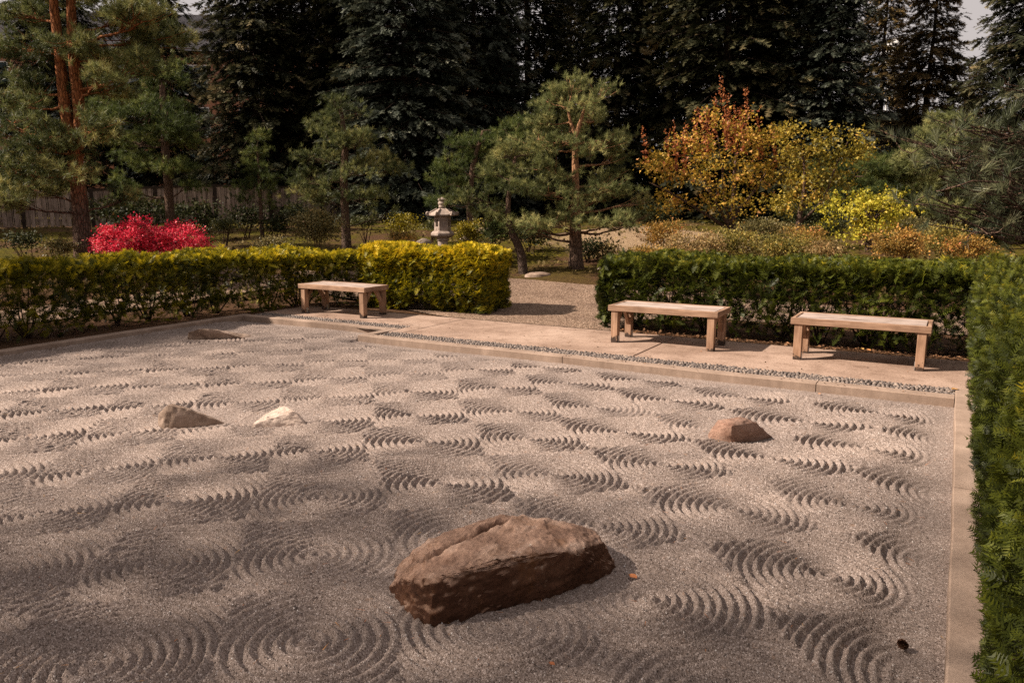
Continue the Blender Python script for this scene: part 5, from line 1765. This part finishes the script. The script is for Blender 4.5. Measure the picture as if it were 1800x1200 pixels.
def build_building():
    d = 56.0
    A, B = at(-420, 400, d), at(900, 400, d + 6)
    e = (B - A)[:2]; L = np.linalg.norm(e); ang = math.atan2(e[1], e[0])
    z0 = 0.8
    k = FPX / d
    root = thing("brick_building", "orange brick building with white-framed windows and grey metal roof behind the spruces", "building", (A[0], A[1], z0), rz=ang)
    H = 12.2
    box("wall", 0, L, 0, 9, -1, H, MAT['brick'], root)
    box("ledge", -.1, L + .1, -.12, -.002, 2.85, 3.0, MAT['fence_dark'], root)
    # windows in rows
    sx = 4.6
    nw = int(L / sx)
    wmesh = None
    for row, (za, zb) in enumerate(((3.15, 5.0), (6.2, 8.2), (9.2, 11.2))):
        for i in range(nw):
            x0 = i * sx + 1.0 + 0.75
            x1 = x0 + 2.3
            f = bpy.data.objects.new("window", None); COL.objects.link(f); f.parent = root
            if wmesh is None or row == 0 and i == 0:
                pass
            def bar(name, a, b_, c, d_, y0, y1, mat):
                return box(name, a, b_, y0, y1, c, d_, mat, f)
            bar("pane", x0, x1, za, zb, -.02, -.004, MAT['glass'])
            bar("frame", x0 - .08, x1 + .08, za - .09, za, -.09, -.003, MAT['white'])
            bar("frame", x0 - .08, x1 + .08, zb, zb + .08, -.07, -.003, MAT['white'])
            bar("frame", x0 - .08, x0, za + .001, zb - .001, -.07, -.003, MAT['white'])
            bar("frame", x1, x1 + .08, za + .001, zb - .001, -.07, -.003, MAT['white'])
            bar("frame", (x0 + x1) / 2 + .25, (x0 + x1) / 2 + .31, za + .001, zb - .001, -.06, -.021, MAT['white'])
            bar("frame", x0 + .001, x1 - .001, (za + zb) / 2, (za + zb) / 2 + .05, -.055, -.0215, MAT['white'])
    # pitched roof with standing seams
    V = [(-.5, -.6, H - .05), (L + .5, -.6, H - .05), (L + .5, 4.5, H + 3.6), (-.5, 4.5, H + 3.6), (-.5, 9.6, H - .05), (L + .5, 9.6, H - .05)]
    rf = pyobj("roof", V, [(0, 1, 2, 3), (3, 2, 5, 4), (0, 3, 4), (1, 5, 2)], MAT['roof'], root)
    ch = []
    sl = np.array([0, 5.1, 3.65]); sl = sl / np.linalg.norm(sl)
    for i in range(34):
        f = i / 34
        y = -.6 + 5.1 * f; z = H - .05 + 3.65 * f
        Vb = np.array([(x, yy, zz) for x in (-.5, L + .5) for yy, zz in ((y, z + .006), (y - .02, z + .05), (y + .06, z + .06))])
        ch.append((Vb, np.array([(0, 1, 4, 3), (1, 2, 5, 4)]), .5, 0))
    for c in ch[:34]:
        link("roof_seam", make_mesh("roof_seam", [c]), [MAT['roof']], rf)
    # white buildings and tank glimpsed between the firs on the right
    p = at(1590, 330, 75.0)
    t = thing("white_building", "white low building glimpsed between the trunks of the thin firs", "building", (p[0], p[1], 0.5), rz=PSI)
    hgt = CAM_H + (365 - 222) * 75 / FPX - .5
    box("wall", -5.0, 5.0, 0, 6, -.5, hgt, MAT['white'], t)
    for i in range(5):
        wd = box("window", -4.4 + i * 1.9, -3.3 + i * 1.9, -.05, -.003, hgt - 1.5, hgt - .4, MAT['glass'], t)
    box("roof", -5.3, 5.3, -.4, 6.3, hgt + .002, hgt + .18, MAT['roof'], t)
    p = at(1567, 130, 80.0)
    zt = CAM_H + (365 - 96) * 80 / FPX
    t = thing("white_tank", "white round tank seen against the sky between thin firs", "tank", (p[0], p[1], 0.5))
    pyobj("tank_body", *lathe([(.95, zt - 2.4), (1.05, zt - 2.3), (1.05, zt - .55), (.9, zt - .3), (.45, zt - .12), (.18, zt), (.0, zt + .02)], 24), MAT['white'], t, True)
    for a in range(4):
        an = a * math.pi / 2 + .4
        V, F = tube([(.8 * math.cos(an), .8 * math.sin(an), 0), (.8 * math.cos(an), .8 * math.sin(an), zt - 2.7)], [.07, .07], 8)
        link("leg", make_mesh("leg", [(V, F, .5, 0)]), [MAT['white']], t)



def build_shade_trees():
    """trees standing beside and behind the viewer; their crowns shade the near gravel"""
    def tree(x, y, blobs, lab, seed, leaf=.14, dens=.5, hole=-.35, h=9.0):
        b = np.array([x, y, float(gz(x, y))])
        B = [(np.array([x + u, y + v, z]), rx, rx, rz) for u, v, z, rx, rz in blobs]
        leafy("broadleaf_tree", lab, "tree", b, B, MAT['maple_green'], leaf, dens, seed,
              [([b - np.array([0, 0, .2]), b + np.array([.1, .1, h * .35]), b + np.array([0, .2, h * .8])], .24, .06)] +
              [([b + np.array([.05, .1, h * .3]), b * .5 + c[0] * .5 + np.array([0, 0, -.2]), c[0]], .09, .02) for c in B], MAT['bark_grey'], True, .2, 1.1, (), "trees past the left edge", hole=hole, cl=.55)
    tree(-9.2, -2.7, [(0, 0, 7.0, 2.3, 1.6), (-1.2, -1.2, 8.2, 2.0, 1.5), (1.2, .8, 8.0, 2.0, 1.5), (.4, 1.3, 6.0, 1.6, 1.1), (0, -.6, 10, 2.0, 1.6), (1.6, -.8, 6.4, 1.6, 1.1)], "leafy tree past the left edge, shading the boulder", 201, dens=.21, hole=-2, leaf=.11)
    tree(-13.4, -4.8, [(0, 0, 7.0, 2.4, 1.7), (-1.2, -1.0, 8.4, 2.0, 1.5), (1.2, 1.0, 8.0, 2.0, 1.5), (.4, 1.4, 6.0, 1.7, 1.2), (0, 0, 10, 2.0, 1.6)], "leafy tree past the left edge, second along", 202, dens=.2, hole=-2, leaf=.11)
    tree(-16.2, 1.2, [(0, 0, 5.2, 2.2, 1.5), (-1.2, -.8, 6.6, 1.8, 1.4), (1.0, .9, 6.4, 1.7, 1.3), (.4, 1.4, 4.4, 1.5, 1.0), (0, 0, 8.2, 1.8, 1.4)], "leafy tree past the left edge, beyond the left hedge", 203, dens=.16, hole=-1, leaf=.11)
    src = {}
    for o in list(COL.objects):
        if o.name.startswith("spruce_tree") and o.parent is None:
            k = [c for c in o.children if c.name.startswith("crown")][0].data.name
            src.setdefault(k, o)
    r = np.random.default_rng(14)
    labs = ["spruce just past the left edge, level with the fence", "second spruce past the left edge, level with the fence", "spruce right of the tall right-hand hedge", "spruce far past the left edge"]
    for (x, y, s), lab in zip(((-33.6, 11.8, .9), (-39, 16, .9), (11, 11, .8), (-25, -4, .9)), labs):
        o = src["spruce_crown"]
        t = thing("spruce_tree", lab, "spruce tree", (x, y, float(gz(x, y))), "evergreens outside the picture", r.uniform(0, 6))
        for c in o.children:
            q = c.copy(); COL.objects.link(q); q.parent = t; q.scale = (s, s, s)



def build_small():
    r = np.random.default_rng(61)
    # tufts of moss, litter and low weeds over the slope
    n = 15000
    px = r.uniform(-150, 1800, n); dd = 14.5 + 20 * r.uniform(0, 1, n) ** 1.3
    P = np.array([at(a, 400, b) for a, b in zip(px, dd)])
    P[:, 2] = gz(P[:, 0], P[:, 1])
    keep = (vnoise(P * [1, 1, 0], .9, 2) > -.35) & ~((P[:, 1] < 14.9) & (P[:, 0] > -14))
    P = P[keep]; n = len(P)
    d = norm(r.normal(0, 1, (n, 3)) * [1, 1, .3] + [0, 0, .45])
    V, F, T = scatter(LEAF_V, LEAF_F, P, d, .10 * r.uniform(.4, 1.5, n), r.uniform(0, .8, n))
    o = link("moss_tufts", make_mesh("moss_tufts", [(V, F, T, 0)]), [MAT['grassy']])
    tag(o, "dry grass blades and litter over the mossy slope", None, None, "stuff")
    # loose angular grains lying on the raked bed, and needles blown over it
    n = 22000
    f = 2.0 + 5.0 * r.uniform(0, 1, n) ** 1.2; l = r.uniform(-.75, .72, n) * f
    x = f * FWH[0] + l * RT[0]; y = f * FWH[1] + l * RT[1]
    k = (x > SX0 + .05) & (x < SX1 - .02) & (y > SY0 + .05) & (y < SY1 - .02)
    x, y = x[k], y[k]; n = len(x)
    z = SAND_Z + rake_height(x, y)
    P = np.stack([x, y, z + .001], -1)
    TV = np.array([(1, 0, -.4), (-.6, .9, -.4), (-.5, -.9, -.3), (.1, .1, .9)]); TF = np.array([(0, 1, 3), (1, 2, 3), (2, 0, 3)])
    V, F, T = scatter(TV, TF, P, r.normal(0, 1, (n, 3)) * [1, 1, .3], .0035 * r.uniform(.6, 1.8, n), r.uniform(0, 1, n), np.tile([0, 0, 1.0], (n, 1)))
    o = link("loose_grit", make_mesh("loose_grit", [(V, F, T, 0)]), [MAT['grain']])
    tag(o, "loose angular grains on the raked gravel", None, None, "stuff")
    n = 700
    f = 2.2 + 8 * r.uniform(0, 1, n); l = r.uniform(-.75, .72, n) * f
    x = f * FWH[0] + l * RT[0]; y = f * FWH[1] + l * RT[1]
    k = (x > SX0 + .05) & (x < SX1 - .02) & (y > SY0 + .05) & (y < SY1 - .05)
    x, y = x[k], y[k]; n = len(x)
    P = np.stack([x, y, SAND_Z + rake_height(x, y) + .004], -1)
    TV = np.array([(0, -.035, 0), (1, 0, .05), (0, .035, .0)]); TF = np.array([(0, 1, 2)])
    V, F, T = scatter(TV, TF, P, r.normal(0, 1, (n, 3)) * [1, 1, .1], .05 * r.uniform(.4, 1.2, n), r.uniform(.2, 1, n), np.tile([0, 0, 1.0], (n, 1)))
    o = link("fallen_needles", make_mesh("fallen_needles", [(V, F, T, 0)]), [MAT['fallen']])
    tag(o, "dry orange pine needles blown over the gravel", None, None, "stuff")
    # leaf litter under the right hedge
    n = 900
    x = r.uniform(-4.2, .3, n); y = 10.06 + r.exponential(.12, n)
    P = np.stack([x, y, np.full(n, .002)], -1)
    d = norm(r.normal(0, 1, (n, 3)) * [1, 1, .25])
    V, F, T = scatter(LEAF_V, LEAF_F, P + [0, 0, .004], d, .045 * r.uniform(.4, 1.3, n), r.uniform(0, 1, n), np.tile([0, 0, 1.0], (n, 1)) + r.normal(0, .3, (n, 3)))
    o = link("leaf_litter", make_mesh("leaf_litter", [(V, F, T, 0)]), [MAT['litter']])
    tag(o, "brown fallen leaves in the strip under the right hedge", None, None, "stuff")
    n = 420
    x = r.uniform(-9.8, .1, n); y = np.where(r.uniform(0, 1, n) < .6, r.uniform(8.5, 10, n), r.uniform(7.97, 8.1, n)); y = np.where(x < -6.9, np.maximum(y, 9.02), y)
    P = np.stack([x, y, np.where(y < 8.2, .010, .005)], -1)
    d = norm(r.normal(0, 1, (n, 3)) * [1, 1, .12])
    V, F, T = scatter(LEAF_V, LEAF_F, P, d, .022 * r.uniform(.3, 1.4, n), r.uniform(0, 1, n), np.tile([0, 0, 1.0], (n, 1)) + r.normal(0, .25, (n, 3)))
    o = link("blown_litter", make_mesh("blown_litter", [(V, F, T, 0)]), [MAT['litter']])
    tag(o, "tiny brown leaf bits scattered over walkway and kerb", None, None, "stuff")
    # single fallen leaves one can point at
    spots = [(1120, 1016, SAND_Z + .03, "orange fallen leaf on the gravel right of the boulder", .055), (975, 1168, SAND_Z + .03, "small orange leaf on the gravel at the bottom edge", .03),
             (1512, 612, .012, "orange fallen leaf at the hedge foot behind the right bench", .09), (1530, 616, .012, "dark orange leaf beside the other leaf behind the right bench", .08),
             (1565, 618, .012, "reddish fallen leaf under the right bench's far side", .06), (656, 596, SAND_Z + .02, "small rust leaf on gravel at the kerb step", .05), (1684, 683, .02, "dark fallen leaf on the walkway end by the tall hedge", .08), (1438, 692, SAND_Z + .02, "tiny red leaf on gravel below the kerb, right side", .04)]
    for k, (x, y, z, lab, sz) in enumerate(spots):
        p = on(x, y, z)
        a = r.uniform(0, 6.28)
        V = np.array([(0, 0, 0), (.25, .3, .10), (.5, .34, .06), (.8, .16, .1), (1, 0, .0), (.8, -.16, .12), (.5, -.34, .12), (.25, -.3, .05), (.5, 0, -.03)]) * sz
        c, s_ = math.cos(a), math.sin(a)
        V = np.stack([V[:, 0] * c - V[:, 1] * s_, V[:, 0] * s_ + V[:, 1] * c, V[:, 2]], -1)
        F = np.array([(i, (i + 1) % 8, 8) for i in range(8)])
        o = link("fallen_leaf", make_mesh("fallen_leaf", [(V, F, r.uniform(0, 1), 0)]), [MAT['fallen']], None, tuple(p))
        tag(o, lab, "leaf", "single fallen leaves")
    # pine cone
    p = on(1586, 1133, SAND_Z + .03)
    t = thing("pine_cone", "dark brown pine cone lying on the gravel near the right kerb", "pine cone", tuple(p))
    t.scale = (.55, .55, .55)
    V, F = tube([(-.035, 0, .0), (-.015, 0, .004), (.015, 0, .004), (.035, 0, 0)], [.008, .017, .016, .004], 8)
    link("core", make_mesh("core", [(V, F, .5, 0)]), [MAT['cone']], t)
    sc_ = make_mesh("scale", [(np.array([(0, -.006, 0), (.016, -.011, .006), (.022, 0, .011), (.016, .011, .006), (0, .006, 0), (.012, 0, .008)]), np.array([(0, 1, 5), (1, 2, 5), (2, 3, 5), (3, 4, 5), (4, 0, 5)]), .5, 0)])
    sc_.materials.append(MAT['cone'])
    for k in range(56):
        f = k / 56; a = k * 2.4
        o = bpy.data.objects.new("scale", sc_); COL.objects.link(o); o.parent = t
        rr = .016 * math.sin(math.pi * min(1, .2 + f * .85))
        o.location = (-.034 + .066 * f, rr * math.cos(a), .004 + rr * math.sin(a))
        q = Vector((.45 + .3 * f, math.cos(a), math.sin(a))).to_track_quat('X', 'Z')
        o.rotation_euler = q.to_euler()
        o.scale = (.75 + .5 * math.sin(math.pi * f),) * 3


build_hedges()
build_fence()
build_building()
build_spruces()
build_pines()
build_broadleaf()
build_shrubs()
build_shade_trees()
build_small()
